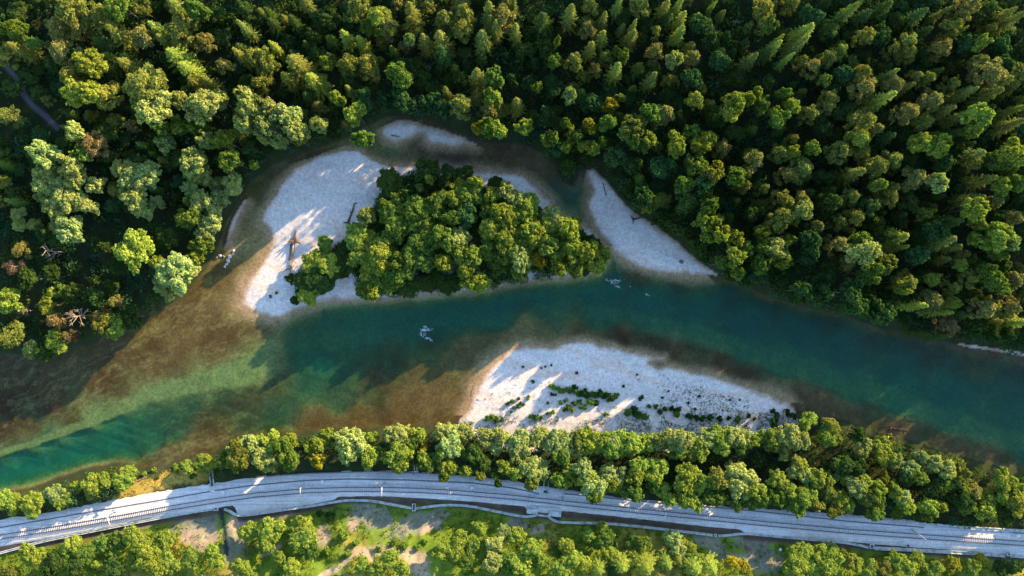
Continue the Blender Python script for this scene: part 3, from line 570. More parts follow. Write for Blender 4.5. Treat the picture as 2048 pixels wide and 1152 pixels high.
def wood(p0, p1, r0, r1, label, mat='drift', root=True, branches=5, seed=0, z=.35, name='driftwood_log', cat='driftwood'):
    g = np.random.default_rng(seed); a, b = W(*p0), W(*p1); a[2] = max(gz(a[0], a[1]), -.15) + z; b[2] = max(gz(b[0], b[1]), -.15) + z * .7
    base = a.copy(); r = tag(empty(name, base), label, cat, 'driftwood lying on the gravel'); d = b - a; Ln = np.linalg.norm(d); d /= Ln; sd = np.array([-d[1], d[0], 0])
    ts = np.linspace(0, 1, 9); wv = np.cumsum(g.normal(size=9) * .05) * Ln * .12
    P = [d * Ln * t + sd * w_ for t, w_ in zip(ts, wv)]
    Geo().tube(P, list(np.linspace(r0, r1, 9)), 7).build('trunk', M[mat], r)
    if root:
        G = Geo()
        for k in range(9):
            th = 2 * math.pi * k / 9; o = sd * math.cos(th) + np.array([0, 0, 1]) * abs(math.sin(th)) * .7
            G.tube([o * 0 + d * .1, o * r0 * 2.0 - d * .3, o * r0 * g.uniform(2.6, 4.2) - d * g.uniform(.3, 1.0)], [r0 * .6, r0 * .4, r0 * .12], 5)
        G.build('root_plate', M[mat], r)
    for k in range(branches):
        t = g.uniform(.35, .98); o = d * Ln * t; s_ = 1 if g.random() < .5 else -1; l = Ln * g.uniform(.1, .25) * (1.2 - t * .5)
        e = sd * s_ * g.uniform(.3, .8) + d * g.uniform(.4, .9) + np.array([0, 0, g.uniform(.05, .4)]); e /= np.linalg.norm(e)
        Geo().tube([o, o + e * l * .5 + sd * .05, o + e * l], [r1 * 1.3 + .03, r1 * .8 + .02, .015], 5).build('branch', M[mat], r)
    return r
wood((590, 482), (593, 462), .75, .12, 'dark upper end of the big driftwood tree, lying on the sunlit gravel tip', seed=3, root=True, branches=4)
wood((588, 489), (582, 553), .45, .14, 'long bleached driftwood trunk below the dark root plate on the gravel', 'dead', seed=4, root=False, branches=9)
wood((584, 488), (579, 520), .34, .1, 'reddish brown driftwood trunk beside the bleached one', 'drift', seed=5, root=False, branches=6)
wood((573, 540), (591, 532), .22, .06, 'short tan snag crossing the lower end of the bleached trunk', 'dead', seed=6, root=False, branches=5)
wood((698, 446), (712, 405), .5, .08, 'dark thin driftwood tree with bare twigs, left of the wooded island', 'drift', seed=7, root=True, branches=11)
wood((487, 412), (496, 405), .2, .08, 'small pale branch at the top end of the sand spit', 'dead', seed=8, root=False, branches=3)
wood((783, 271), (799, 274), .2, .06, 'small dark branch on the shaded upper gravel bar', 'drift', seed=9, root=False, branches=3)
wood((1266, 439), (1286, 434), .45, .1, 'dark brown log with roots at the edge of the right gravel bar', 'drift', seed=10, branches=5)
wood((1205, 365), (1212, 392), .18, .05, 'thin dark branch on the top end of the right gravel bar', 'drift', seed=11, root=False, branches=5)
wood((1566, 852), (1568, 819), .42, .25, 'grey standing dead trunk by the dark bushes right of the gravel bar', 'dead', seed=12, root=False, branches=2, z=1.2)
wood((1784, 856), (1822, 862), .22, .05, 'sunken tree with a tangle of roots in the right shallows', 'drift', seed=13, branches=7, z=.05)
wood((1638, 843), (1655, 834), .16, .05, 'thin pale branch hanging over the water right of the gravel bar', 'dead', seed=14, root=False, branches=4, z=1.5)
wood((942, 792), (948, 770), .1, .04, 'thin pale stick in the brown shallows left of the gravel bar', 'dead', seed=15, root=False, branches=1, z=.1)
wood((262, 966), (300, 952), .16, .07, 'pale fallen trunk on the dry grass by the lower left bank', 'dead', seed=16, root=False, branches=4)
p = W(454, 482); o = link('bundle', rock_mesh('bundle', .42, 77, M['blue'], .8)); o.location = (p[0], p[1], gz(p[0], p[1]) + .2); tag(o, 'small bluish bundle at the lower tip of the sand spit', 'bundle')
# ------------------------------------------------------------------ tree prototypes (card clouds kept as arrays)
def lobe_cards(cent, rad, n_per, size, g, jit=.45, inner=True):
    """leaf cards over a set of lobes, dropping those buried in other lobes"""
    C = []; N = []
    for i, (c, r, n) in enumerate(zip(cent, rad, n_per)):
        d = unit(g.normal(size=(int(n), 3))); d[:, 2] = np.where(d[:, 2] < -.55, -d[:, 2], d[:, 2])
        rr = r * (1 + .17 * g.normal(size=(len(d), 1)) + .22 * np.abs(g.normal(size=(len(d), 1))) * (g.random((len(d), 1)) < .3)); p = c + d * rr * np.array([1, 1, .9])
        C.append(p); N.append(d)
    for i in range(int(sum(n_per) / 26)):        # twig tufts that break the outline
        q = g.integers(len(cent)); d = unit(g.normal(size=3)); d[2] = abs(d[2]) if g.random() < .8 else d[2]
        f = np.linspace(.85, 1.0 + g.uniform(.25, .7), 6)[:, None]; C.append(cent[q] + d * rad[q] * f + g.normal(size=(6, 3)) * rad[q] * .08); N.append(unit(d + g.normal(size=(6, 3)) * .8))
    C = np.concatenate(C); N = np.concatenate(N); keep = np.ones(len(C), bool)
    for c, r in zip(cent, rad): keep &= ((C - c) ** 2).sum(1) > (r * .72) ** 2
    C, N = C[keep], N[keep]; N = unit(N + jit * g.normal(size=N.shape) + np.array([0, 0, .12]))
    s = size * np.exp(.3 * g.normal(size=len(C)))
    return cards(C, N, s, s * .72, g)
def make_broad(seed, R=5.0, H=15.0, nl=24, lr=(.14, .38), leaf=.36, ncard=4600, flat=.62, bare=.0):
    g = np.random.default_rng(seed); cent = []; rad = []; zc = H - R * flat * 1.25; squash = g.uniform(.85, 1.18); rot = g.random() * 3
    for i in range(nl):
        th = g.random() * 2 * math.pi; u = g.uniform(-.35, 1.0); q = math.sqrt(max(1 - u * u, 0)); rr = R * g.uniform(.5, .78)
        c = np.array([rr * q * math.cos(th) * squash, rr * q * math.sin(th) / squash, zc + rr * u * flat * 1.3])
        cent.append(c); rad.append(R * g.uniform(*lr))
    sub = []; sr = []
    for c, r in zip(cent, rad):      # smaller billows riding on the big lobes
        sub.append(c); sr.append(r * .66)
        for _ in range(10):
            d = unit(g.normal(size=3)); d[2] = abs(d[2]) * 1.0 - .1; sub.append(c + d * r * g.uniform(.62, 1.08)); sr.append(r * g.uniform(.18, .42))
    sub.append(np.array([0, 0, zc])); sr.append(R * .45)
    sr = np.array(sr); n = ncard * sr ** 1.8 / (sr ** 1.8).sum() * 1.7
    return lobe_cards(sub, sr, n, leaf, g), cent, zc
def limbs(cent, zc, R, H, g, mat):
    G = Geo(); top = np.array([g.normal() * .2, g.normal() * .2, zc])
    G.tube([(0, 0, -.8), (0, 0, .4), top * np.array([.5, .5, .5]), top, top + np.array([0, 0, (H - zc) * .5])], [R * .09, R * .065, R * .05, R * .035, .03], 7)
    for c in cent[:9]:
        st_ = top * (.55 + .4 * g.random()); m_ = (st_ + c) / 2 + np.array([0, 0, .3]); G.tube([st_, m_, c], [R * .03, R * .02, .03], 5)
    return G
def make_spruce(seed, H=24.0, R=3.9):
    g = np.random.default_rng(seed); C = []; N = []; Tn = []; A = []; B = []; lv = 19
    for k in range(lv):
        t = .16 + .83 * (k / (lv - 1)) ** .92; z = H * t; L_ = R * (1.06 - t) ** .78 * g.uniform(.85, 1.1) + .22; nb = int(7 + 3 * (1 - t)); a0 = g.random() * 6.3
        for b in range(nb):
            th = a0 + 2 * math.pi * b / nb + g.normal() * .16; d = np.array([math.cos(th), math.sin(th), 0]); s_ = np.array([-d[1], d[0], 0]); l = L_ * g.uniform(.62, 1.2)
            n = max(3, int(l / .42))
            for i in range(n):
                f = (i + .7) / n; droop = -.42 * l * f ** 1.3 + .10 * l * f ** 3; p = d * l * f + np.array([0, 0, z + droop])
                wdt = (.22 + .42 * (1 - f) * min(l, 2.5) / 2.5) * (.5 if f < .2 else 1)
                dirn = unit(d + np.array([0, 0, -.42 + .3 * f]))
                C.append(p); N.append(unit(np.array([0, 0, 1.]) + d * .45 + g.normal(size=3) * .22)); Tn.append(dirn); A.append(.42); B.append(.16)
                for sgn in (-1, 1):
                    C.append(p + s_ * sgn * wdt * .55 + np.array([0, 0, -.08])); N.append(unit(np.array([0, 0, 1.]) + d * .35 + s_ * sgn * .45 + g.normal(size=3) * .25)); Tn.append(unit(d * .75 + s_ * sgn)); A.append(.22 + wdt * .45); B.append(.15)
    for k in range(10):
        th = k * 2.4; C.append(np.array([math.cos(th) * .12, math.sin(th) * .12, H - .1 + .05 * k])); N.append(unit(np.array([math.cos(th), math.sin(th), .8]))); Tn.append(np.array([0, 0, 1.])); A.append(.45); B.append(.12)
    return cards(np.array(C), np.array(N), np.array(A), np.array(B), g, np.array(Tn)), H
def make_pine(seed, H=20.0, R=3.6):
    g = np.random.default_rng(seed); cent = []; rad = []
    for i in range(34):
        u = g.random(); z = H * (.52 + .47 * u); rr = R * (1 - u ** 1.8) ** .6 * g.uniform(.55, 1.0); th = g.random() * 6.3
        cent.append(np.array([rr * math.cos(th), rr * math.sin(th), z])); rad.append(g.uniform(.55, 1.1))
    cent.append(np.array([0, 0, H * .97])); rad.append(.8); cent.append(np.array([0, 0, H * .8])); rad.append(1.5)
    rad = np.array(rad); n = 3400 * rad ** 2 / (rad ** 2).sum() * 1.2; C = []; N = []; Tn = []
    for c, r, k in zip(cent, rad, n):
        d = unit(g.normal(size=(int(k), 3))); d[:, 2] = np.abs(d[:, 2]) * .9 - .15; d = unit(d); p = c + d * r * g.uniform(.55, 1.05, size=(len(d), 1))
        C.append(p); Tn.append(unit(d + .35 * g.normal(size=d.shape))); N.append(unit(d * .55 + .6 * g.normal(size=d.shape) + np.array([0, 0, .5])))
    C, N, Tn = map(np.concatenate, (C, N, Tn)); s = .30 * np.exp(.25 * g.normal(size=len(C)))
    return cards(C, N, s * 1.15, s * .5, g, Tn), cent, H
PROTO = {k: [] for k in 'spbwku'}; RAW = {k: [] for k in 'spbw'}
for i in range(6):
    Q, H = make_spruce(100 + i, 24 + (i % 3), 3.7 + .25 * (i % 3)); g = np.random.default_rng(i); RAW['s'].append((Q, 24., 3.9))
    G = Geo().tube([(0, 0, -1), (0, 0, 1), (0, 0, 12), (0, 0, H - .4)], [.42, .32, .2, .03], 7)
    for k in range(14): th = k * 2.4; z = 4 + k * 1.2; l = 3.3 * (1 - z / H); G.tube([(0, 0, z), (math.cos(th) * l * .5, math.sin(th) * l * .5, z - .3), (math.cos(th) * l, math.sin(th) * l, z - .8)], [.07, .05, .02], 4)
    PROTO['s'].append((card_mesh('spruce_crown', Q, M['needle']), G.mesh('spruce_trunk', M['bark']), 3.9, 24.))
for i in range(6):
    Q, cent, H = make_pine(200 + i, 20, 3.3 + .2 * (i % 3)); g = np.random.default_rng(i); RAW['p'].append((Q, 20., 3.6))
    PROTO['p'].append((card_mesh('pine_crown', Q, M['needle']), limbs(cent[::3], 13, 3, 19, g, M['bark']).mesh('pine_trunk', M['bark']), 3.6, 20.))
for i in range(8):
    Q, cent, zc = make_broad(300 + i, 5, 15, 20 + i % 4 * 3, (.13, .38), .27, 7400, .6 + .08 * (i % 3)); g = np.random.default_rng(i); RAW['b'].append((Q, 15., 5.))
    PROTO['b'].append((card_mesh('leafy_crown', Q, M['leaf']), limbs(cent, zc, 5, 15, g, M['bark']).mesh('leafy_trunk', M['bark']), 5., 15.))
for i in range(7):
    Q, cent, zc = make_broad(400 + i, 5, 14, 26 + i % 3 * 4, (.11, .33), .21, 10500, .66 + .06 * (i % 3)); g = np.random.default_rng(i); RAW['w'].append((Q, 14., 5.))
    PROTO['w'].append((card_mesh('willow_crown', Q, M['willow_leaf']), limbs(cent, zc, 5, 14, g, M['bark']).mesh('willow_trunk', M['bark']), 5., 14.))
for i in range(5):
    Q, cent, zc = make_broad(500 + i, 1.0, 1.4, 9, (.28, .5), .13, 900, .8); g = np.random.default_rng(i)
    PROTO['k'].append((card_mesh('shrub_foliage', Q, M['leaf']), limbs(cent, zc, 1.0, 1.4, g, M['bark']).mesh('shrub_stems', M['bark']), 1.0, 1.4))

# ------------------------------------------------------------------ where they stand: x,y,radius of the crown as seen in enlarged tiles of the photograph (3x), kind + foliage colour
TILES = [(0, 0, """60 170 75b0;110 290 58s1;430 50 105p1;600 90 75p1;340 170 75p3;450 150 66p3;370 300 75p3;720 30 100b0;850 50 58b1;1060 40 85s1;700 190 75s1;850 220 66p3;930 160 58s2;985 240 58s1;1080 180 90p1;1220 250 56p3;1050 330 85s2;1120 410 76s2;1160 490 56s1;530 370 76b2;620 390 46s1;750 380 68s1;430 460 76p1;480 545 92b2;630 570 72p1;870 510 118p1;1250 490 52s1;1340 390 46p3;1470 170 48s1;1440 330 48s1;1520 340 56p1;40 700 68p1;20 330 58p1;60 520 60b7;
910 640 98w4;1060 590 58w4;1200 640 112w4;1310 590 66w4;985 860 55w4;970 770 50b0;1450 560 58w4;1480 650 78w4;1470 750 68w4;440 800 60w4;490 910 58b0;550 870 76p8;620 800 66b7;640 940 58b7;240 920 78w4;270 1020 78w4;400 980 68w4;450 1060 86w4;350 1110 78w4;240 1110 68w4;560 1105 58w4;720 1000 58w4;790 1060 86w4;880 1040 76w4;760 1110 66w4;1240 850 58w4;1340 840 68b2;1150 970 78w4;1210 1050 58w4;1380 960 68b0;1140 1120 58w4;1400 1090 66w4;1290 1100 40w4;20 1090 48b1;1080 760 60b0;1180 760 62b0;860 700 55b7;100 60 70b7;600 250 60s7;1180 60 70b0;1300 80 60b7;1330 230 60b7;800 640 40b7;180 240 45b0"""),
 (512, 0, """300 20 58s1;80 80 48s7;110 150 58s7;620 30 68p1;740 110 73p2;790 160 58p3;660 165 40b0;540 225 58s2;630 250 56s2;930 60 58s1;950 140 58p1;1010 240 58s1;920 240 40b4;880 285 33p3;1130 120 58p1;1250 80 58p1;1230 170 68p1;1110 240 70s1;1120 320 72s7;1400 60 58s1;1480 100 66p3;1410 130 58s1;1360 230 66s1;1440 170 48s1;1500 20 48p1;845 10 30p3;40 330 58p2;110 280 48s2;60 390 58p1;30 500 58p1;250 390 96s1;340 480 80s2;190 470 58s1;310 580 56s7;420 385 40b2;560 390 68p1;560 450 66p7;670 380 58p1;680 440 56p1;860 450 74b0;490 600 45b2;560 540 48s1;640 600 64b5;690 520 58b7;380 640 38p3;1330 460 68s1;1430 470 58b0;1140 550 46s1;1230 630 66p1;1330 590 48p3;1420 590 58b2;1410 660 66p3;1320 770 40b6;1400 770 58b0;1450 800 48b2;1120 650 56b5;780 600 58b5;900 650 66b5;980 620 56b5;1060 620 58b5;650 760 72b2;640 830 68b0;370 745 48w4;460 790 48b7;270 920 58b1;400 850 40b5;40 640 78w4;60 730 78w4;180 700 86w4;230 770 76w4;120 800 58w4;40 800 58w4;140 870 48w4;10 1020 30b2;420 100 70b7;230 130 60s7;360 210 60b7;180 250 50b7;960 400 60b7;1000 480 56b7;850 560 52b5;1230 480 52b7"""),
 (1024, 0, """10 20 30s1;20 180 58s1;350 80 58s1;470 40 45p1;550 110 40s1;460 180 53p3;540 220 53s2;470 290 53s1;375 370 53p1;500 420 38p3;270 250 25b2;250 370 40b0;640 20 40s2;730 150 30s2;720 220 58s1;630 300 26b0;670 340 40b0;625 415 58s2;770 30 58p1;920 40 48s1;1000 30 40s2;1020 100 48s2;1010 190 53s2;940 110 58s7;860 190 35p1;855 310 53p3;840 470 53s1;975 355 53b4;1080 345 48p3;1215 20 22s2;1130 150 58b5;1250 350 58b5;1440 350 58s1;1510 50 58p1;1500 140 48p1;1420 160 26p1;1520 320 48s7;0 490 40b5;100 500 40b5;150 520 35b2;250 560 40b5;345 570 45b4;30 620 58s1;590 630 45b6;650 590 30b2;460 760 45b6;320 740 35b0;360 810 40b2;430 870 35b2;320 880 40b2;490 890 40b2;540 850 30b2;400 820 38b0;70 760 58b2;1100 600 48p2;830 680 58b0;910 690 63p3;720 770 73b1;810 840 58b2;740 860 58b0;870 870 30b0;1330 620 73b2;1310 690 48b2;1420 590 40b2;1470 560 35b2;1500 640 40b0;1080 800 53b0;1130 850 68b2;1180 830 45b2;990 860 73b2;1260 890 45p3;1450 960 58p3;1340 1060 58b0;1400 1040 40p1;890 1010 83b5;1100 990 68b0;1210 1040 73b1;1150 1100 58b5;1040 1100 58b0;1390 1110 48p1;1500 1130 40p1;780 1130 48b5;330 1000 56b7;620 940 66b5;700 980 58b5;180 130 80s7;200 280 60b7;80 300 60b7;1200 240 60b7;1330 470 60b7;1080 470 60b5;950 560 60b7;480 620 58b5;200 700 58b5;1230 700 60b7;1340 800 60b7;1000 700 50b7;560 740 48b0;230 830 55b0;200 930 60b5"""),
 (1536, 0, """140 30 48p1;270 90 58b5;490 60 53s2;530 30 46s2;220 190 66s2;190 260 56s1;40 280 48s2;60 240 30s2;20 140 40b0;370 170 58p7;590 210 48p1;700 40 78s7;830 250 58p1;840 310 53p1;740 300 40p1;1150 100 58p3;1110 150 58p1;1160 180 30s2;1210 30 68p3;1050 70 40s1;1040 280 58p3;1220 250 58b5;1290 250 53b2;1330 180 40p1;1430 80 56s1;1460 120 58s1;1270 370 48p1;1330 440 86p3;1400 490 68s1;1340 560 68s1;1200 550 58s1;950 470 48p1;740 440 48s2;750 510 53p3;570 440 58p1;570 520 68p3;700 590 58s2;840 520 40s1;430 310 48p1;360 350 48p1;270 400 48p3;120 350 30s2;350 480 35b2;200 370 40p1;370 590 48p1;350 640 46p3;100 560 40b0;150 640 48b2;250 680 53p1;30 670 30b2;60 720 58b0;1100 510 48p1;980 600 66p3;830 680 68p3;930 730 58p1;1070 660 58s1;1150 700 58s1;1270 690 73b2;1230 780 48b2;1470 740 68s1;1500 650 48s2;570 720 68p1;640 780 48p3;550 840 73p2;560 910 48p1;720 820 58s7;150 840 40p1;150 910 40b2;260 890 48b0;430 910 68p1;70 920 58p1;200 1010 66p1;110 1050 48p3;650 1000 68p1;740 960 58p1;520 1040 66s1;920 860 63b2;1030 870 63b2;1240 930 76s1;1230 980 46p1;1460 900 68b2;1500 950 56b2;1390 970 58b0;880 1070 73p3;1020 1100 58b4;650 1110 40b2;740 1130 40p1;1300 1080 56s1;1400 1120 48b2;1500 1090 48b0;580 90 60s7;900 90 60s7;940 190 60s7;680 200 56b5;500 220 50b7;1330 60 60p7;1400 260 60b5;950 340 58b7;1100 400 52b7;460 440 50b5;460 660 60b7;330 760 66b7;420 800 50b7;700 700 54b7;880 460 40p1;820 800 50b7;1110 800 60s7;1150 900 60b7;1060 980 58b5;860 950 56b7;340 1060 60b7;1420 380 60b5;1500 440 60p1;1160 1010 60b7"""),
 (0, 384, """290 80 58w4;380 60 78w4;450 60 68w4;520 80 58w4;340 120 58w4;400 220 86w4;350 200 58w4;100 130 40w4;110 200 40w4;200 190 40w4;260 250 48b7;330 280 58b7;120 350 45p3;800 340 116b2;945 420 45b2;850 100 58w4;800 40 68w4;930 60 48w4;1030 490 130w4;1000 560 78w4;1100 590 58w4;1180 470 58w4;1180 400 53b2;1270 350 66b0;1130 150 78b0;1270 170 78w4;1220 250 66w4;1200 50 68w4;1310 30 58w4;1420 20 58w4;50 650 78b2;320 610 35b2;280 680 53b2;380 590 40b0;440 600 58b7;660 570 40b7;690 655 36p3;620 790 62b1;700 800 66b2;790 750 58b7;340 770 56p8;340 900 68b2;180 950 55w4;260 960 58b7;410 860 40p8;40 880 56p1;90 840 50b1;560 620 60b7;160 520 66b7;300 480 50b7;680 440 56b7;1000 270 60b7;620 330 50b7"""),
 (512, 384, """660 150 45w4;790 40 56b7;830 130 78b0;870 200 68b0;830 250 58b0;950 110 78b0;1000 180 68b0;1050 100 58b0;620 270 78b2;680 330 78b2;640 390 68b2;730 400 68b2;760 340 58b2;700 470 68b2;760 540 66b0;640 570 48b0;670 640 40b2;730 670 40b2;800 400 58b0;860 420 58b0;880 490 58b0;980 300 68b0;1030 280 68b0;1000 400 58b0;930 560 56b7;1120 420 48b2;1100 250 58b0;1220 280 68w4;1230 370 58w2;1160 320 48b0;1300 390 58b2;1260 470 48b2;1170 160 58b0;1260 140 58b5;1230 30 58b0;1100 50 58b0;1290 30 58b0;1430 230 68w2;1490 290 58b2;1480 130 58b2;1400 370 58b0;1340 540 56w2;1280 590 40b2;1050 540 58b7;1180 560 56b7;420 310 48b0;330 420 48b2;430 430 58b2;280 530 46b7;380 530 76b7;210 520 28b7;310 620 56b2;230 650 28b7;500 450 76b7;540 350 56b7;800 480 60b0;920 380 60b0;1380 130 60b0;1330 220 50b7;1460 430 60b0;1500 370 50b2"""),
 (1024, 384, """30 100 58w2;100 110 48w2;130 210 58w2;30 230 58w2;30 300 58w2;150 280 58b2;270 180 78w4;340 220 58b2;350 280 68b2;220 320 58w2;100 340 58b2;50 400 58w4;160 410 48b6;280 370 58w2;370 360 58w2;450 350 58w2;500 410 58w2;540 370 46b2;260 430 48b5;280 490 40b2;380 450 58w2;50 490 56b0;550 430 38b0;440 480 48b7;170 140 28b7;430 220 38b7;500 290 44b7;780 50 66b5;860 50 32b2;810 100 26b2;700 30 56b7;1180 80 58b0;1160 180 58b2;1220 180 35b2;1190 260 48b2;1260 250 58w2;1340 280 58w2;1400 340 48w2;1340 390 58w2;1260 430 40b0;1350 500 40w2;1370 450 56b7;1150 350 66b7;960 200 56b7;1000 270 58b7;1080 340 46b7;1120 420 46b7;1280 510 56b7;1400 520 56b7;1500 240 48b2;1510 330 48b2;1500 430 56b0;1450 130 58b7;1050 60 66p7;880 160 50b7"""),
 (1536, 384, """80 40 58p1;90 150 66p1;190 110 76p1;200 50 58p3;290 210 48p3;160 200 40b7;420 180 48p1;520 160 58p1;610 90 58p7;500 30 48p1;720 30 58p1;60 340 78w4;130 290 40b2;100 420 58w2;250 280 58b5;270 340 58b5;240 400 58b5;410 310 58p3;540 290 58b0;580 370 86w4;630 330 48w4;700 430 66b1;470 430 48p3;620 480 76b0;780 270 78s2;720 270 56s7;800 330 40s2;940 130 40p1;970 120 25p6;1240 100 78b2;1230 40 56s1;1270 190 48b2;1250 280 48b2;1360 60 40p3;1470 160 48p3;1400 270 78w2;1450 290 58w4;1390 350 58b0;1010 240 66b5;1040 290 76s1;1110 330 56s1;1160 380 48p3;1160 440 40b2;1220 400 30b1;1210 520 58p1;1100 580 48p1;1320 490 58b0;1360 550 58b0;1460 530 66p3;990 520 40b2;930 500 48b7;820 540 66p1;800 580 40b2;980 660 66p3;900 680 56s2;1060 680 56s1;1050 720 46s2;1110 670 40b2;1080 810 56p8;1290 700 66p3;1340 690 56p1;1450 690 58p3;1500 780 56s2;1520 620 40p3;210 590 66b5;320 610 58b5;360 510 46b5;500 600 66b5;520 680 58b5;600 650 40b5;690 720 66b5;570 740 46b5;160 700 56b7;1030 860 50s7;900 890 36s7;1250 820 56b7;1350 850 52b7;1450 850 46b7;380 60 60p7;640 190 60b7;840 60 56b7;340 120 50b7;900 380 56b5;900 280 56b7;1100 180 60s7;560 550 60b7;720 620 60b7;380 440 56b7;1400 420 60b7;1240 610 56b7;1140 740 60s7;840 620 50b7;40 200 60p1;60 540 60b7;1380 160 50b7"""),
 (0, 768, """20 700 76b2;80 720 58b2;70 640 40b1;200 710 68b2;190 780 40b2;330 660 73w4;400 700 48w2;350 720 48w2;450 620 40w2;550 600 68b2;630 580 58b2;545 650 48b2;730 590 63w2;800 500 48b2;750 540 48w2;1130 500 46b2;1200 480 56w2;1250 485 46w2;1440 420 86b1;1500 350 58w4;1350 450 48b0;1390 400 34w4;190 1030 68b2;430 980 68w2;400 1030 48b0;500 1020 58b0;620 960 58b0;700 950 58b0;680 1000 48b0;820 940 76b2;780 1050 40b2;890 1020 68b2;980 940 68w2;960 1000 58b2;900 1090 86b2;1010 1080 68b2;1130 1050 58b2;580 1090 32b2;300 1080 76b7;1270 1000 46b2;1300 1060 46b2;1490 890 58b2;1500 1000 36b1;1440 1100 56b2;1490 1145 48b2;60 1130 50b1;680 1110 60b7;450 1110 60b7"""),
 (512, 768, """20 320 48w2;100 330 58w2;40 440 68w4;60 490 48w4;190 310 48b2;160 370 58b0;210 450 66b0;200 500 40b0;370 460 56b6;360 370 58b2;430 310 58w2;520 270 58w4;590 270 68w4;560 360 78w4;640 390 58w4;540 430 58w4;680 340 48b2;680 450 58b2;750 420 48b0;820 300 86w4;880 280 48w4;830 430 78w2;860 490 56w2;900 420 48w2;930 360 46b0;990 280 48b2;1010 380 26b6;1000 440 40b2;1020 480 48b0;1100 290 48w4;1160 260 68w4;1250 280 58w4;1160 380 68w4;1210 400 40b0;1150 510 56w2;1130 550 38b0;1100 430 46b0;1260 525 38w2;1340 550 33b1;1380 330 58w4;1450 320 58w4;1440 380 48w4;1500 270 48w4;1490 500 46w2;1440 540 38b7;1460 600 28b7;1300 420 60b7;1350 460 55b7;
90 870 86b2;60 940 66b2;290 850 76b2;270 930 76b2;330 1000 46b0;140 1040 40b2;210 1100 56b2;1340 870 48b2;1230 930 58b2;1200 1000 66b2;1120 1010 58b2;1300 980 58b2;1440 970 58w4;1490 900 48w4;1420 1080 68w4;1500 1050 58b0;1260 1070 46b0;1510 1120 38b0;800 1060 70w2;730 1100 56b2;640 1080 46b2;870 1110 56b2"""),
 (1024, 768, """40 250 58w4;60 310 58w4;50 390 68w4;20 450 40w4;170 270 68w4;190 330 30b6;290 240 58w4;270 340 68w4;350 370 68w4;390 300 58b1;300 430 58b0;480 260 76w2;560 270 76b2;640 240 58w4;690 230 58w4;640 340 68b2;720 320 68b2;590 390 68b0;730 390 48b2;650 400 40b2;820 270 58w2;880 240 58w4;960 220 68w4;1000 300 78w4;900 310 56b1;1070 330 58b0;1000 400 58b0;1120 380 58w2;1180 330 68w4;1250 380 58w2;1240 270 66b2;1330 250 68w4;1400 300 58w4;1440 350 46b2;1370 370 46b0;1500 320 48w2;1080 440 30w4;1140 430 40b2;130 500 78w4;120 590 43b1;20 540 48w2;290 580 56b0;360 540 56w2;430 500 66w4;450 570 66w2;500 620 68w4;570 530 58w4;590 600 56w2;500 670 46b0;640 560 58w4;660 620 48b0;770 500 58b2;740 560 56b2;850 560 58b2;880 500 58b2;720 650 56b0;910 640 46b2;950 700 38b2;860 620 46b0;1040 560 68b2;1030 630 58b2;1130 600 58b2;1060 700 56b2;1120 730 46b2;1230 580 58b1;1180 660 56b0;1230 690 46b0;1350 560 78w4;1420 580 66w4;1370 640 66w4;1460 640 56b2;1500 690 56b0;1360 720 46b0;1310 490 30w4;1440 720 40b0;
30 920 58b2;100 1000 76b2;30 1080 68b2;160 1040 56b2;330 970 53b2;280 990 40b0;350 1060 68b2;430 1090 58b2;300 1100 56b2;460 920 45w2;540 870 46b2;560 930 56b0;580 1010 43b2;510 960 38b0;730 940 43b0;790 960 56b0;960 930 53w4;1000 990 58w4;1060 980 46w2;1080 1040 46b0;520 1110 56s2;660 1090 76s2;800 1090 86s2;930 1080 56s2;1000 1060 46s1;1100 1110 66s2;1200 1110 66s2;1340 1080 66b6;1390 1110 46b6;620 1120 50b7"""),
 (1536, 768, """40 330 58w2;130 310 78w4;200 340 58w4;20 370 40b1;110 380 35w4;100 440 30w4;160 440 30w4;240 210 56b2;380 260 56b1;360 310 66b2;410 340 40b2;540 300 46b7;580 370 48w4;570 420 38w4;680 370 56b2;690 430 66b2;770 460 40w4;720 330 38b1;860 500 56w4;930 450 46w4;900 550 56b0;1000 490 58w4;1080 520 66w4;1130 500 56b1;1080 590 56b0;1160 570 56b1;1230 650 53p3;1180 640 46w2;1320 700 56w2;1300 760 56b2;1200 740 46b0;970 740 56b2;1040 740 38b2;960 790 38b1;1430 590 68w2;1500 640 66w2;1420 680 56w2;1480 720 56b1;1400 560 38b0;1420 780 56b7;60 570 66w2;180 520 56w4;200 490 46w2;100 630 56b1;60 680 56b0;140 640 56w2;250 560 48w4;290 570 56w2;220 680 66b2;180 740 56b0;290 720 46b1;340 580 56w2;370 650 56b1;410 560 28w4;480 580 46w2;430 690 56b2;480 740 46w2;390 770 46b1;530 620 56w4;590 600 56w2;600 680 56b1;670 640 56w2;660 720 56b0;640 780 46b0;760 650 56w2;810 690 66w4;840 740 46w2;780 770 46b0;700 560 38b1;200 1030 76b2;170 1090 76b2;310 1020 66b2;370 1010 56b2;380 1080 66b2;270 1120 56b2;480 1060 56b1;540 1090 46b2;620 1110 56b2;760 1060 56b2;830 1090 66b2;900 1070 56b2;700 1110 56b1;1000 1100 46b2;1110 1090 56b6;1240 1110 56b2;1280 1060 38b6;1400 1110 46b7;1490 1100 56b7;450 480 60b7;1000 620 60b7;820 560 50b7;1170 690 56b7;540 500 50b7"""),
 (620, 200, """219 175 30b2""")]
Z6 = """600 640 100b7;850 520 90b7;1000 560 76b7;1120 570 72b7;1350 610 46b7;1700 840 56b7;800 640 28w4;870 580 34b2;700 690 38b0;1080 650 66w2;1180 680 76w2;1210 600 38b2;1060 720 56b2;1330 690 58w2;1430 660 58w4;1500 720 66w4;1580 760 66w2;1380 830 66w2;1470 870 76w2;1590 830 66w2;900 720 46b2;780 760 66b0;640 750 56b0;540 770 38b0;410 840 48w2;1600 940 66w2;1760 920 76w2;1850 960 76w2;1930 890 56w2"""
TREES = []
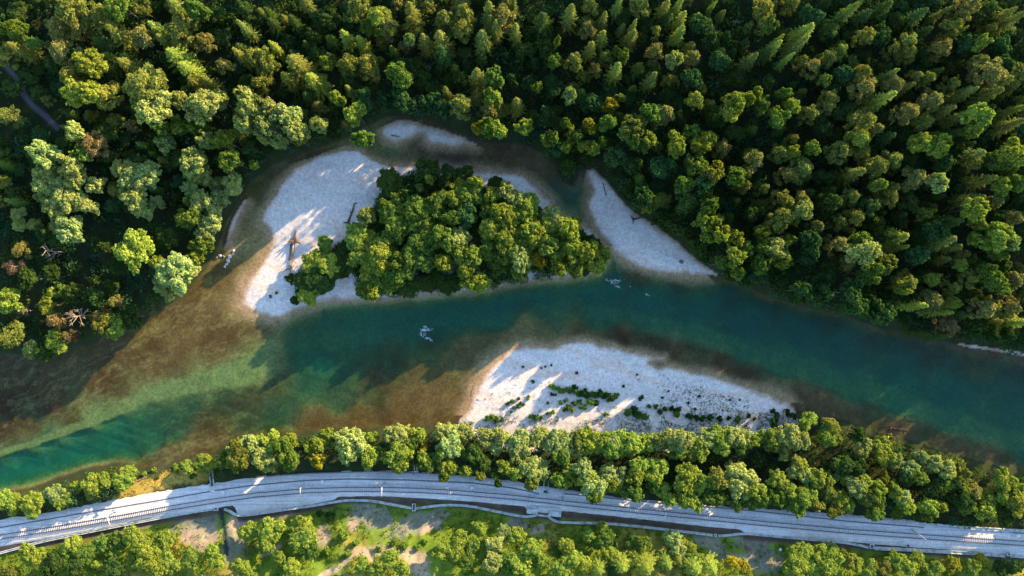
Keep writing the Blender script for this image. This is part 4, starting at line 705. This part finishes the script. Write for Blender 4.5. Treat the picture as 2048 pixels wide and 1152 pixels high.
for (ox, oy, txt) in TILES[:-1]:
    for e in txt.replace('\n', '').split(';'):
        if not e.strip(): continue
        a, b, c = e.split(); TREES.append((ox + float(a) / 3, oy + float(b) / 3, float(c[:-2]) / 3, c[-2], int(c[-1])))
for e in Z6.split(';'):
    a, b, c = e.split(); TREES.append((620 + float(a) / 3.657, 200 + float(b) / 3.657, float(c[:-2]) / 3.657, c[-2], int(c[-1])))
KIND2 = lambda t: ('young_tree', 'young tree', 'young tree') if t['k'] in 'bw' and t['reg'][2] == 'slope' else (('bushy_tree', 'bushy tree', 'bushy tree') if t['k'] == 'b' and t['c'] in (7, 5) else KN[t['k']])
KN = {'s': ('spruce_tree', 'spruce', 'spruce tree'), 'p': ('pine_tree', 'pine', 'pine tree'), 'b': ('leafy_tree', 'leafy tree', 'leafy tree'), 'w': ('willow_tree', 'willow', 'willow tree'), 'd': ('dead_tree', 'dead tree', 'dead tree')}
CW = {0: 'mid green', 1: 'olive green', 2: 'bright yellow-green', 3: 'tan brown', 4: 'pale silvery green', 5: 'bluish dark green', 6: 'golden yellow', 7: 'dark green', 8: 'rusty brown'}
ISL_P = np.array(ISLAND)
def inpoly(x, y, P):
    c = False; j = len(P) - 1
    for i in range(len(P)):
        if (P[i][1] > y) != (P[j][1] > y) and x < (P[j][0] - P[i][0]) * (y - P[i][1]) / (P[j][1] - P[i][1]) + P[i][0]: c = not c
        j = i
    return c
def region(px, py):
    if py > np.interp(px, LOX, LOY) - 2: return ('below the railway', 'trees on the slope below the railway', 'slope')
    if py > 560 and py > np.interp(px, [0, 300, 430, 900, 1300, 1600, 2048], [940, 905, 800, 760, 760, 760, 850]): return ('between river and railway', 'trees in the belt between river and railway', 'belt')
    if 560 < px < 1240 and py > 325 and inpoly(px, py - 12, [(560, 620), (600, 470), (700, 430), (760, 330), (1060, 340), (1130, 410), (1240, 480), (1240, 570), (900, 625), (700, 650)]): return ('on the wooded island', 'trees on the wooded island', 'island')
    if px < 520: return (('in the upper left forest', 'trees of the upper left forest', 'nwest') if py < 330 else ('on the left river bank', 'trees on the left river bank', 'wbank'))
    if px < 1150: return ('in the top middle forest', 'trees of the top middle forest', 'north')
    if py < 360: return ('in the upper right forest', 'trees of the upper right forest', 'neast')
    return ('on the right river bank', 'trees on the right river bank', 'ebank')
info = []; NBG = (T['nb'] - 2 * np.maximum(T['rb'], 0) * 0).reshape(ny, nx); SOG = T['so'].reshape(ny, nx)
def rail_clear(x, y):
    px, py = w2p(x, y); return py < np.interp(px, UPX, UPY) - 3 or py > np.interp(px, LOX, LOY) + 7
for (px, py, r, k, c) in TREES:
    reg = region(px, py); R = r * S * 1.1; rg = random.Random(int(px * 7 + py * 13))
    if k == 's': H = 11.5 + R * 1.6
    elif k == 'p': H = 9.5 + R * 1.7
    elif k == 'w': H = 5.5 + R * 1.9
    else: H = 5 + R * 2.0
    if reg[2] == 'island': R *= 1.18; H = float(np.interp(px, [580, 660, 720, 800, 900, 1000, 1150], [5.5, 7.5, 12, 15, 15.5, 16, 17])) * rg.uniform(.85, 1.1) if c != 7 else 2.5 + R * .8
    if reg[2] in ('neast', 'north', 'ebank', 'nwest') and k in 'bw': H += 6.5 if c != 7 else -1.5
    if reg[2] in ('north', 'nwest') and px > 450: H += 4.5
    if reg[2] in ('ebank', 'neast'): H += 3.5 + (2 if 1300 < px < 1750 and py > 360 else 0)
    if reg[2] in ('belt',): R *= 1.03 if px > 420 else .95; H = (7.0 if px > 430 else 2.6) + R * 1.3 * rg.uniform(.8, 1.25)
    if reg[2] == 'slope' and k != 's': H = 2.6 + R * 1.3
    if reg[2] == 'slope' and k == 's': H = 9 + R
    if c in (7, 5) and reg[2] in ('nwest', 'north', 'neast'): H *= .78
    H = max(2.2, H * rg.uniform(.92, 1.1))
    zb = 1.6 if reg[2] not in ('belt', 'slope') else (2.5 if reg[2] == 'belt' else 5)
    fz = {'s': .70, 'p': .74, 'b': .78, 'w': .78}[k]
    for _ in range(2):
        p = W(px, py, zb + H * fz); zb = max(gz(p[0], p[1]), .1)
    R *= (HC - zb - H * fz) / HC
    bx, by = p[0], p[1]
    def fit(x, y):
        i, j = min(max(np.searchsorted(XS, x), 0), nx - 1), min(max(np.searchsorted(YS, y), 0), ny - 1); ok = gz(x, y) > .2 and rail_clear(x, y)
        return ok and (reg[2] == 'island' or max(NBG[j, i], SOG[j, i]) > .4)
    if not fit(bx, by):
        best = None
        for t in range(240):
            a = t * 2.4; q = .35 * math.sqrt(t) * 1.6; x2, y2 = bx + q * math.cos(a), by + q * math.sin(a)
            if fit(x2, y2): best = (x2, y2); break
        if best: bx, by = best
    info.append(dict(px=px, py=py, r=r, R=R, H=H, k=k, c=c, reg=reg, x=bx, y=by, z=gz(bx, by), rg=rg))
# trees standing lower in the gaps of the northern forest
gf = np.random.default_rng(21); BX = np.array([[t['x'], t['y'], t['R']] for t in info]); nf = 0
FILLP = lambda X, Y: np.minimum.reduce([polyline_dist(q, np.array([X]), np.array([Y]), 2.5)[0] for q in ([(28, 118), (46, 150), (66, 175), (74, 200), (90, 222), (112, 240), (132, 262)], [(350, 455), (366, 480), (368, 505)])])
for _ in range(9000):
    if nf >= 330: break
    x, y = gf.uniform(-182, 178), gf.uniform(-35, 103); i, j = min(np.searchsorted(XS, x), nx - 1), min(np.searchsorted(YS, y), ny - 1)
    if NBG[j, i] < 2.5 or (x < -105 and y < 25) or FILLP(x, y) < 4: continue
    dd_ = np.hypot(BX[:, 0] - x, BX[:, 1] - y) - .62 * BX[:, 2]
    if dd_.min() < 1.7: continue
    right = x > 60; k = gf.choice(list('sspb' if right else 'spbb')); R = gf.uniform(1.9, 3.4); H = {'s': gf.uniform(8, 14), 'p': gf.uniform(7, 12), 'b': gf.uniform(4, 9)}[k]; c = int(gf.choice({'s': [7, 1, 7, 0], 'p': [1, 7, 7], 'b': [7, 5, 7, 7]}[k]))
    z = gz(x, y); kk = S * (HC - z - H * .75) / HC; px, py = x / kk + 1024, 576 - y / kk
    if not (-10 < px < 2058 and -10 < py < 1000): continue
    info.append(dict(px=px, py=py, r=R / kk, R=R, H=H, k=k, c=c, reg=region(px, py), x=x, y=y, z=z, rg=random.Random(nf))); BX = np.r_[BX, [[x, y, R]]]; nf += 1
# labels that single out each tree: colour + size + kind + region, and a place in the photo where those repeat
def size_word(t):
    if t['k'] in 'bw': return 'small' if t['r'] < 14 else ('large' if t['r'] > 24 else 'medium')
    return 'small' if t['r'] < 15.5 else ('large' if t['r'] > 23 else 'medium')
cnt = {}
for t in info:
    t['base'] = f"{size_word(t)} {CW[t['c']]} {KIND2(t)[1]} {t['reg'][0]}"; cnt[t['base']] = cnt.get(t['base'], 0) + 1
seen = {}
for t in info:
    lab = t['base']
    if cnt[lab] > 1: lab = f"{lab}, {t['px'] / 20.48:.0f}% across, {t['py'] / 11.52:.0f}% down"
    if lab in seen:
        lab = f"{t['base'].replace('medium ', '')}, {t['px'] / 20.48:.1f}% across, {t['py'] / 11.52:.1f}% down"
    seen[lab] = 1; t['label'] = lab
for t in info:
    rg = t['rg']; k = t['k']; pr = PROTO[k][rg.randrange(len(PROTO[k]))]; nm, _, cat = KIND2(t)
    sx = t['R'] / pr[2] * rg.uniform(.96, 1.08); sz = t['H'] / pr[3]
    o = empty(nm, (t['x'], t['y'], t['z'] - .15), rg.random() * 6.283, (sx, sx * (rg.uniform(.92, 1.08) if k in 'sp' else rg.uniform(.8, 1.2)), sz)); tag(o, t['label'], cat, t['reg'][1])
    cr = link('crown', pr[0], o); link('trunk', pr[1], o)
    b = PAL[t['c']]; v = rg.uniform(.8, 1.18) * (1.0 if t['reg'][2] in ('neast', 'north', 'ebank') else 1.1 if t['reg'][2] in ('nwest', 'wbank') else 1.12 if t['reg'][2] in ('belt', 'slope') else 1.0); h = rg.uniform(-.1, .1); cr.color = (b[0] * v * (1 + h), b[1] * v, b[2] * v * (1 - h), 1)  # crown colour scaled by region, lower in the less sunlit north and east forest

# ------------------------------------------------------------------ dead trees with bare limbs
def dead_tree(p, H, lab, seed, leafc=None, lean=(0, 0), spread=1.0):
    g = np.random.default_rng(seed); q = W(*p, 1.7 + H * .7); z = max(gz(q[0], q[1]), .2); r = tag(empty('dead_tree', (q[0], q[1], z)), lab, 'dead tree', 'dead and dying trees on the left bank')
    tp = np.array([lean[0], lean[1], H]); Geo().tube([(0, 0, -.5), tp * .3, tp * .65 + g.normal(size=3) * .2, tp], [.28, .2, .13, .04], 6).build('trunk', M['dead'], r)
    tips = []
    for k in range(11):
        t = g.uniform(.42, .97); s_ = tp * t; th = g.random() * 6.28; l = H * g.uniform(.14, .26) * (1.35 - t) * spread
        e = np.array([math.cos(th), math.sin(th), g.uniform(.4, 1.1)]); e /= np.linalg.norm(e); m_ = s_ + e * l * .55 + g.normal(size=3) * .15; en = s_ + e * l + np.array([0, 0, .3])
        G = Geo().tube([s_, m_, en], [.15, .10, .03], 5); tips += [m_, en]
        for j in range(4):
            f = unit(e + g.normal(size=3) * .6); s2 = m_ + (en - m_) * g.random(); G.tube([s2, s2 + f * l * .2, s2 + f * l * .38 + np.array([0, 0, .1])], [.07, .05, .02], 4); tips.append(s2 + f * l * .3)
        G.build('limb', M['dead'], r)
    if leafc is not None:
        c = np.array(tips); Q = lobe_cards(c, np.full(len(c), .75), np.full(len(c), 26), .16, g, .9)
        cr = link('crown', card_mesh('sparse_crown', Q, M['leaf']), r); cr.color = (*leafc, 1)
dead_tree((163, 632), 16, 'bleached bare tree with fanned branches pointing left, above the left shallows', 1, spread=1.9)
dead_tree((205, 632), 11, 'dying tree with sparse yellow-tan foliage, beside the bleached bare tree', 2, (.30, .25, .07), spread=1.5)
dead_tree((231, 603), 9, 'small tan dead crown just above the dying yellow tree', 3, (.26, .17, .09))
dead_tree((112, 503), 14, 'bare brown dead tree in the dark gap below the big pale willows', 4, spread=1.5)
dead_tree((40, 532), 15, 'bare dead tree near the left edge, lower of the two in the dark gap', 5, (.12, .08, .05))
dead_tree((48, 622), 10, 'small bare dead tree at the left edge, right of the yellow-green crown', 6)
dead_tree((32, 655), 9, 'half-dead tree with olive leaves and bare twigs, at the lower left bank', 7, (.14, .13, .04))
dead_tree((276, 258), 13, 'half-dead tree with bare twigs beside the pale willows of the upper left', 8, (.16, .14, .05))
dead_tree((138, 672), 8, 'reddish bare top beside the bright crown on the lower left bank', 9, (.22, .1, .05))

# ------------------------------------------------------------------ shrubs on the gravel, one object each
SH = [(1100, 772, 5, 2), (1107, 774, 5, 2), (1114, 776, 5, 2), (1120, 780, 6, 2), (1127, 782, 6, 0), (1134, 778, 6, 2), (1141, 781, 6, 0), (1149, 774, 7, 7), (1150, 783, 7, 0), (1158, 788, 6, 0), (1166, 784, 8, 7), (1174, 788, 8, 7), (1182, 789, 6, 0), (1190, 790, 6, 0), (1198, 786, 7, 7), (1206, 791, 6, 7), (1212, 789, 7, 7), (1219, 797, 6, 0), (1226, 795, 7, 7), (1231, 791, 6, 0),
 (1066, 763, 4, 0), (1121, 804, 4, 0), (1132, 800, 4, 0), (1148, 806, 6, 0), (1135, 815, 6, 0), (1144, 818, 5, 2), (1128, 819, 4, 0), (1162, 812, 6, 0), (1169, 815, 5, 0), (1177, 804, 6, 0), (1184, 805, 5, 2), (1192, 806, 6, 7), (1158, 802, 4, 0), (1282, 795, 5, 7), (1247, 772, 3, 7), (1304, 781, 4, 7), (1015, 807, 4, 0), (1026, 802, 5, 0), (1037, 796, 4, 0), (1029, 815, 4, 0), (1036, 812, 4, 0), (1041, 805, 4, 0), (1048, 808, 3, 0), (1056, 798, 4, 2), (1058, 792, 3, 2), (1023, 823, 3, 0), (1104, 789, 4, 7), (1111, 790, 3, 0), (1096, 805, 3, 0),
 (975, 836, 6, 0), (985, 833, 6, 2), (993, 838, 6, 0), (1004, 838, 5, 0), (1062, 832, 5, 2), (1072, 834, 6, 0), (1082, 835, 4, 0), (1097, 826, 4, 0), (1106, 824, 4, 2), (1210, 828, 5, 0), (1255, 822, 8, 0), (1268, 821, 8, 7), (1276, 829, 8, 0), (1289, 832, 7, 0), (1298, 812, 5, 0), (1310, 813, 5, 0), (1318, 822, 8, 7), (1330, 818, 8, 7), (1342, 816, 9, 7), (1355, 818, 8, 7), (1352, 828, 7, 0), (1378, 832, 9, 7), (1392, 834, 9, 7), (1405, 836, 8, 7), (1420, 834, 9, 7), (1438, 838, 8, 7), (1456, 836, 7, 7), (1475, 838, 7, 0), (1497, 831, 7, 7), (1508, 838, 6, 7),
 (1382, 811, 5, 7), (1376, 806, 4, 7), (1390, 818, 4, 7), (1325, 795, 4, 7), (1322, 806, 4, 0), (1545, 822, 8, 7), (1553, 832, 10, 7), (1575, 826, 10, 7), (1588, 833, 9, 7), (1548, 845, 9, 7), (600, 585, 9, 7), (589, 600, 6, 7), (573, 555, 4, 1), (553, 586, 3, 0), (541, 593, 3, 0), (1153, 745, 3, 7), (1091, 733, 2.5, 7), (1083, 736, 2.5, 7), (1046, 734, 3, 1), (1103, 730, 2.5, 7), (1275, 749, 2.5, 7), (708, 448, 3, 7),
 (1440, 790, 4, 7), (1398, 792, 4, 7), (1350, 790, 3, 7), (1460, 800, 4, 7), (1425, 808, 4, 7), (1480, 800, 3, 7), (1368, 778, 3, 7), (1337, 782, 3, 7), (1315, 772, 2.5, 7), (300, 944, 6, 2), (284, 952, 6, 2), (312, 957, 4, 1), (345, 938, 6, 2), (360, 934, 7, 2), (352, 944, 6, 2), (385, 950, 7, 0),
 (520, 1142, 8, 2), (660, 1096, 8, 2), (690, 1068, 9, 2), (610, 1100, 8, 1), (715, 1080, 8, 2), (640, 1025, 8, 7), (660, 1030, 9, 7), (790, 1080, 7, 2), (812, 1086, 8, 2), (836, 1090, 6, 2), (850, 1080, 6, 0), (760, 1092, 6, 0), (585, 1060, 10, 2), (575, 1125, 10, 2), (560, 1144, 9, 2), (700, 1100, 7, 2)]
SH = [q for i, q in enumerate(SH) if not (q[0] > 1300 and q[1] < 816 and i % 2)]
for i, (px, py, r, c) in enumerate(SH):
    rg = random.Random(i * 31 + 5); pr = PROTO['k'][rg.randrange(5)]; R = r * S * 1.05 * (.72 if px > 1300 and c == 7 and py < 842 else 1); Hh = R * rg.uniform(1.15, 1.6)
    p = W(px, py, .8 if py < 900 else 4); z = gz(p[0], p[1]); o = empty('shrub', (p[0], p[1], z - .06), rg.random() * 6.28, (R, R * rg.uniform(.85, 1.15), Hh / 1.4))
    hedge = 1095 < px < 1236 and 768 < py < 800
    where = ('in the gravel bar row', 'shrubs in the row across the gravel bar') if hedge else (('on the southern bar', 'shrubs on the southern gravel bar') if py < 860 and px > 900 else (('on the island gravel', 'shrubs on the island gravel') if py < 700 else (('on the grassy bank', 'shrubs on the grassy bank') if py < 960 else ('below the railway', 'shrubs on the slope below the railway'))))
    lab = f"{'tiny' if r < 4 else 'small' if r < 7 else 'bushy'} {CW[c]} shrub {where[0]}, {px / 20.48:.1f}% across, {py / 11.52:.1f}% down"
    tag(o, lab, 'shrub', where[1]); cr = link('foliage', pr[0], o); link('stems', pr[1], o); b = PAL[c]; v = rg.uniform(.8, 1.15); cr.color = (b[0] * v * .8, b[1] * v, b[2] * v, 1)

# ------------------------------------------------------------------ uncountable growth: undergrowth, weeds, ground cover, forest outside the frame
def stuff_cards(name, cent, rad, dens, size, mat, color, seed, jit=.6):
    g = np.random.default_rng(seed); rad = np.asarray(rad); Q = []
    for c, r in zip(cent, rad):
        n = max(5, int(dens * r * r)); d = unit(g.normal(size=(n, 3))); d[:, 2] = np.abs(d[:, 2]); p = c + d * r * (1 + .2 * g.normal(size=(n, 1))); N = unit(d + jit * g.normal(size=d.shape)); s = size * np.exp(.3 * g.normal(size=n))
        Q.append(cards(p, N, s, s * .7, g))
    Q = np.concatenate(Q); o = link(name, card_mesh(name, Q, mat)); o.color = (*color, 1); return tag(o, kind='stuff')
g = np.random.default_rng(3)
def scatter(n, test, x0=-195, x1=195, y0=-112, y1=112):
    X = g.uniform(x0, x1, n); Y = g.uniform(y0, y1, n); t = terrain(X, Y); px, py = w2p(X, Y, 1.7); k = test(t, px, py); return X[k], Y[k]
pathd = lambda X, Y: np.minimum.reduce([polyline_dist(q, X, Y, 2.5) for q in ([(28, 118), (46, 150), (66, 175), (74, 200), (90, 222), (112, 240), (132, 262)], [(808, 156), (832, 147), (858, 135)], [(350, 455), (366, 480), (368, 505)])])
WOOD = [(590, 560), (600, 600), (640, 580), (660, 560), (700, 560), (720, 595), (760, 598), (900, 583), (1000, 571), (1100, 557), (1195, 545), (1212, 515), (1205, 490), (1140, 445), (1090, 440), (1060, 400), (1000, 372), (960, 368), (900, 350), (830, 340), (800, 347), (762, 385), (742, 420), (715, 450), (700, 480), (650, 490), (612, 530)]
X, Y = scatter(5000, lambda t, px, py: (sdf(WOOD, W(0, 0)[0] * 0 + (px - 1024) * S, (576 - py) * S) > .8), x0=-85, x1=45, y0=-12, y1=50)
r = g.uniform(.6, 1.9, len(X)); cz = np.array([gz(a, b) for a, b in zip(X, Y)]); stuff_cards('island_thicket', np.c_[X, Y, cz + r * .3], r, 34, .27, M['leaf'], (.07, .125, .028), 12)
X, Y = scatter(13000, lambda t, px, py: (np.where(t['nb'] > 1.0, (t['rb'] < .5), False)) | ((t['so'] > 1.5) & (t['dn'] > 2.5) & ((t['sb'] < 1) | (py > 846)) & ~((px > 235) & (px < 430) & (py > 925))))
k = pathd(X, Y) > 3.0; X, Y = X[k], Y[k]; r = g.uniform(.6, 2.1, len(X)) * (.6 + .9 * fbm(X, Y, 12, 3)); cz = np.array([gz(a, b) for a, b in zip(X, Y)])
half = g.random(len(X)) < .5
for nm, sel, colr, sd in (('undergrowth', half, PAL[7], 1), ('fern_undergrowth', ~half, (.04, .10, .045), 2)):
    stuff_cards(nm, np.c_[X, Y, cz + r * r * .8][sel], r[sel], 22, .32, M['leaf'], colr, sd)
# herbs and brambles on the south slope
X, Y = scatter(16000, lambda t, px, py: (t['ds'] > 3.6) & (t['so'] > 0), y0=-112, y1=-70)
bgv, bdv = DIRT
ii = np.clip(np.searchsorted(XS, X), 0, nx - 1); jj = np.clip(np.searchsorted(YS, Y), 0, ny - 1); dm = np.maximum(bgv.reshape(ny, nx)[jj, ii], bdv.reshape(ny, nx)[jj, ii])
k = (g.random(len(X)) > dm * .8) & (fbm(X, Y, 8, 3) > .33); X, Y = X[k], Y[k]; r = g.uniform(.25, .8, len(X)); cz = np.array([gz(a, b) for a, b in zip(X, Y)])
hh = g.random(len(X)); 
for nm, sel, colr, sd in (('bramble_cover', hh < .45, (.16, .22, .02), 3), ('herb_cover', (hh >= .45) & (hh < .8), (.10, .17, .02), 4), ('dry_herbs', hh >= .8, (.25, .24, .04), 5)):
    stuff_cards(nm, np.c_[X, Y, cz][sel], r[sel], 40, .17, M['leaf'], colr, sd)
# weeds on the southern gravel bar and its wooded edge
X, Y = scatter(26000, lambda t, px, py: (t['sb'] > .6) & (g.random(len(px)) < np.clip(.02 + .5 * sm(px, 1230, 1400) * sm(py, 745, 800) + .6 * sm(py, 822, 846) + .06 * sm(py, 770, 820), 0, 1)), x0=-25, x1=110, y0=-52, y1=-18)
k = (fbm(X, Y, 5, 3) > .47); X, Y = X[k], Y[k]; r = g.uniform(.10, .42, len(X)); cz = np.array([gz(a, b) for a, b in zip(X, Y)])
stuff_cards('gravel_weeds', np.c_[X, Y, cz], r, 60, .11, M['leaf'], (.055, .115, .025), 6)
# grassy tufts on the open bank at the lower left and along the ballast edges
X, Y = scatter(5000, lambda t, px, py: (t['so'] > .8) & (t['dn'] > .3) & (px > 225) & (px < 440) & (py > 920), x0=-150, x1=-100, y0=-85, y1=-55)
k = fbm(X, Y, 4, 3) > .52; X, Y = X[k], Y[k]; r = g.uniform(.12, .4, len(X)); cz = np.array([gz(a, b) for a, b in zip(X, Y)])
stuff_cards('dry_grass', np.c_[X, Y, cz], r, 50, .13, M['leaf'], (.26, .22, .05), 7)
# loose stones on the bars and in the shallows
X, Y = scatter(60000, lambda t, px, py: (np.maximum.reduce([t['sb'], t['isl'], t['rb'], t['ub'], t['sp']]) > -3.5) & (t['nb'] < 1) & (t['so'] < 1), x0=-100, x1=110, y0=-52, y1=65)
k = g.random(len(X)) < .06; X, Y = X[k], Y[k]; V = []; n_ = len(X); rr = .06 + .15 * g.random(n_) ** 3; th = g.random(n_) * 6.28
for j in range(5):
    a_ = th + 2 * math.pi * j / 5; q = rr * g.uniform(.75, 1.2, n_); V.append(np.c_[X + q * np.cos(a_), Y + q * np.sin(a_) * .75, np.zeros(n_)])
cz = np.array([gz(a, b) for a, b in zip(X, Y)]); Vb = np.stack(V, 1); Vb[:, :, 2] = (cz - .03)[:, None]; Vt = Vb.copy(); Vt[:, :, :2] = (Vb[:, :, :2] - np.c_[X, Y][:, None]) * .62 + np.c_[X, Y][:, None]; Vt[:, :, 2] = (cz + rr * .75)[:, None]
Vall = np.concatenate([Vb, Vt], 1).reshape(-1, 3); base = np.arange(n_)[:, None] * 10
F4 = np.concatenate([np.stack([base[:, 0] + j, base[:, 0] + (j + 1) % 5, base[:, 0] + 5 + (j + 1) % 5, base[:, 0] + 5 + j], 1) for j in range(5)] + [np.stack([base[:, 0] + 5, base[:, 0] + 6, base[:, 0] + 7, base[:, 0] + 8], 1), np.stack([base[:, 0] + 5, base[:, 0] + 8, base[:, 0] + 9, base[:, 0] + 9], 1)[:, :4][:0]])
tag(link('loose_stones', np_mesh('loose_stones', Vall, F4, solid('stones', (.48, .44, .40), .9, .35, 1.3))), kind='stuff')
# the same forest going on outside the frame (it throws its shade into view)
Q = []; Rn = []
def outside(n, x0, x1, y0, y1, kinds, hs=1.0):
    for _ in range(n):
        x, y = g.uniform(x0, x1), g.uniform(y0, y1)
        z = gz(x, y)
        if z < .8: continue
        k = kinds[g.integers(len(kinds))]; q, H, R = RAW[k][g.integers(len(RAW[k]))]; a = g.random() * 6.28; s_ = g.uniform(.8, 1.1) * hs
        sub = q[g.random(len(q)) < .45]; c = sub.mean(1, keepdims=True); sub = c + (sub - c) * 1.45; ca, sa = math.cos(a), math.sin(a)
        sub = np.stack([sub[..., 0] * ca - sub[..., 1] * sa, sub[..., 0] * sa + sub[..., 1] * ca, sub[..., 2]], -1) * s_ + np.array([x, y, z]); Q.append(sub.astype(np.float32))
outside(150, -185, 250, 104, 150, 'sspb'); outside(190, 187, 255, -30, 104, 'sspbw', 1.08); outside(70, 184, 240, -78, -36, 'wb', 1.15); outside(40, -230, -184, 0, 120, 'spw'); outside(26, -180, 235, -135, -106, 'b', .7)
o = link('surrounding_forest', card_mesh('surrounding_forest', np.concatenate(Q), M['leaf'])); o.color = (.09, .115, .032, 1); tag(o, kind='stuff')

# ------------------------------------------------------------------ daylight and camera
w = bpy.data.worlds.new('World'); scene.world = w; w.use_nodes = True
nt = w.node_tree; nt.nodes.clear(); sk = nt.nodes.new('ShaderNodeTexSky'); sk.sky_type = 'NISHITA'; sk.sun_disc = False
sk.sun_elevation = SUN_EL; sk.sun_rotation = math.pi / 2 - SUN_AZ; sk.altitude = 400; sk.air_density = 1.0; sk.dust_density = .6; sk.ozone_density = 2.0
bgd = nt.nodes.new('ShaderNodeBackground'); bgd.inputs['Strength'].default_value = .15; wo = nt.nodes.new('ShaderNodeOutputWorld')
nt.links.new(sk.outputs[0], bgd.inputs[0]); nt.links.new(bgd.outputs[0], wo.inputs[0])
sl = bpy.data.lights.new('Sun', 'SUN'); sl.energy = 4.0; sl.angle = math.radians(.5); sl.color = (1.0, .72, .39)
so_ = link('Sun', sl); dv = Vector((math.cos(SUN_AZ) * math.cos(SUN_EL), math.sin(SUN_AZ) * math.cos(SUN_EL), math.sin(SUN_EL)))
so_.rotation_euler = dv.to_track_quat('Z', 'Y').to_euler(); so_.location = dv * 200
cam = bpy.data.cameras.new('Camera'); co = link('Camera', cam); co.location = (0, 0, HC); co.rotation_euler = (0, 0, 0)
cam.sensor_width = 36; cam.lens = 36 * HC / (2048 * S); cam.clip_start = 1; cam.clip_end = 6000; scene.camera = co
vs_ = scene.view_settings; vs_.view_transform = 'Standard'; vs_.look = 'None'; vs_.exposure = 2.0; vs_.gamma = 1
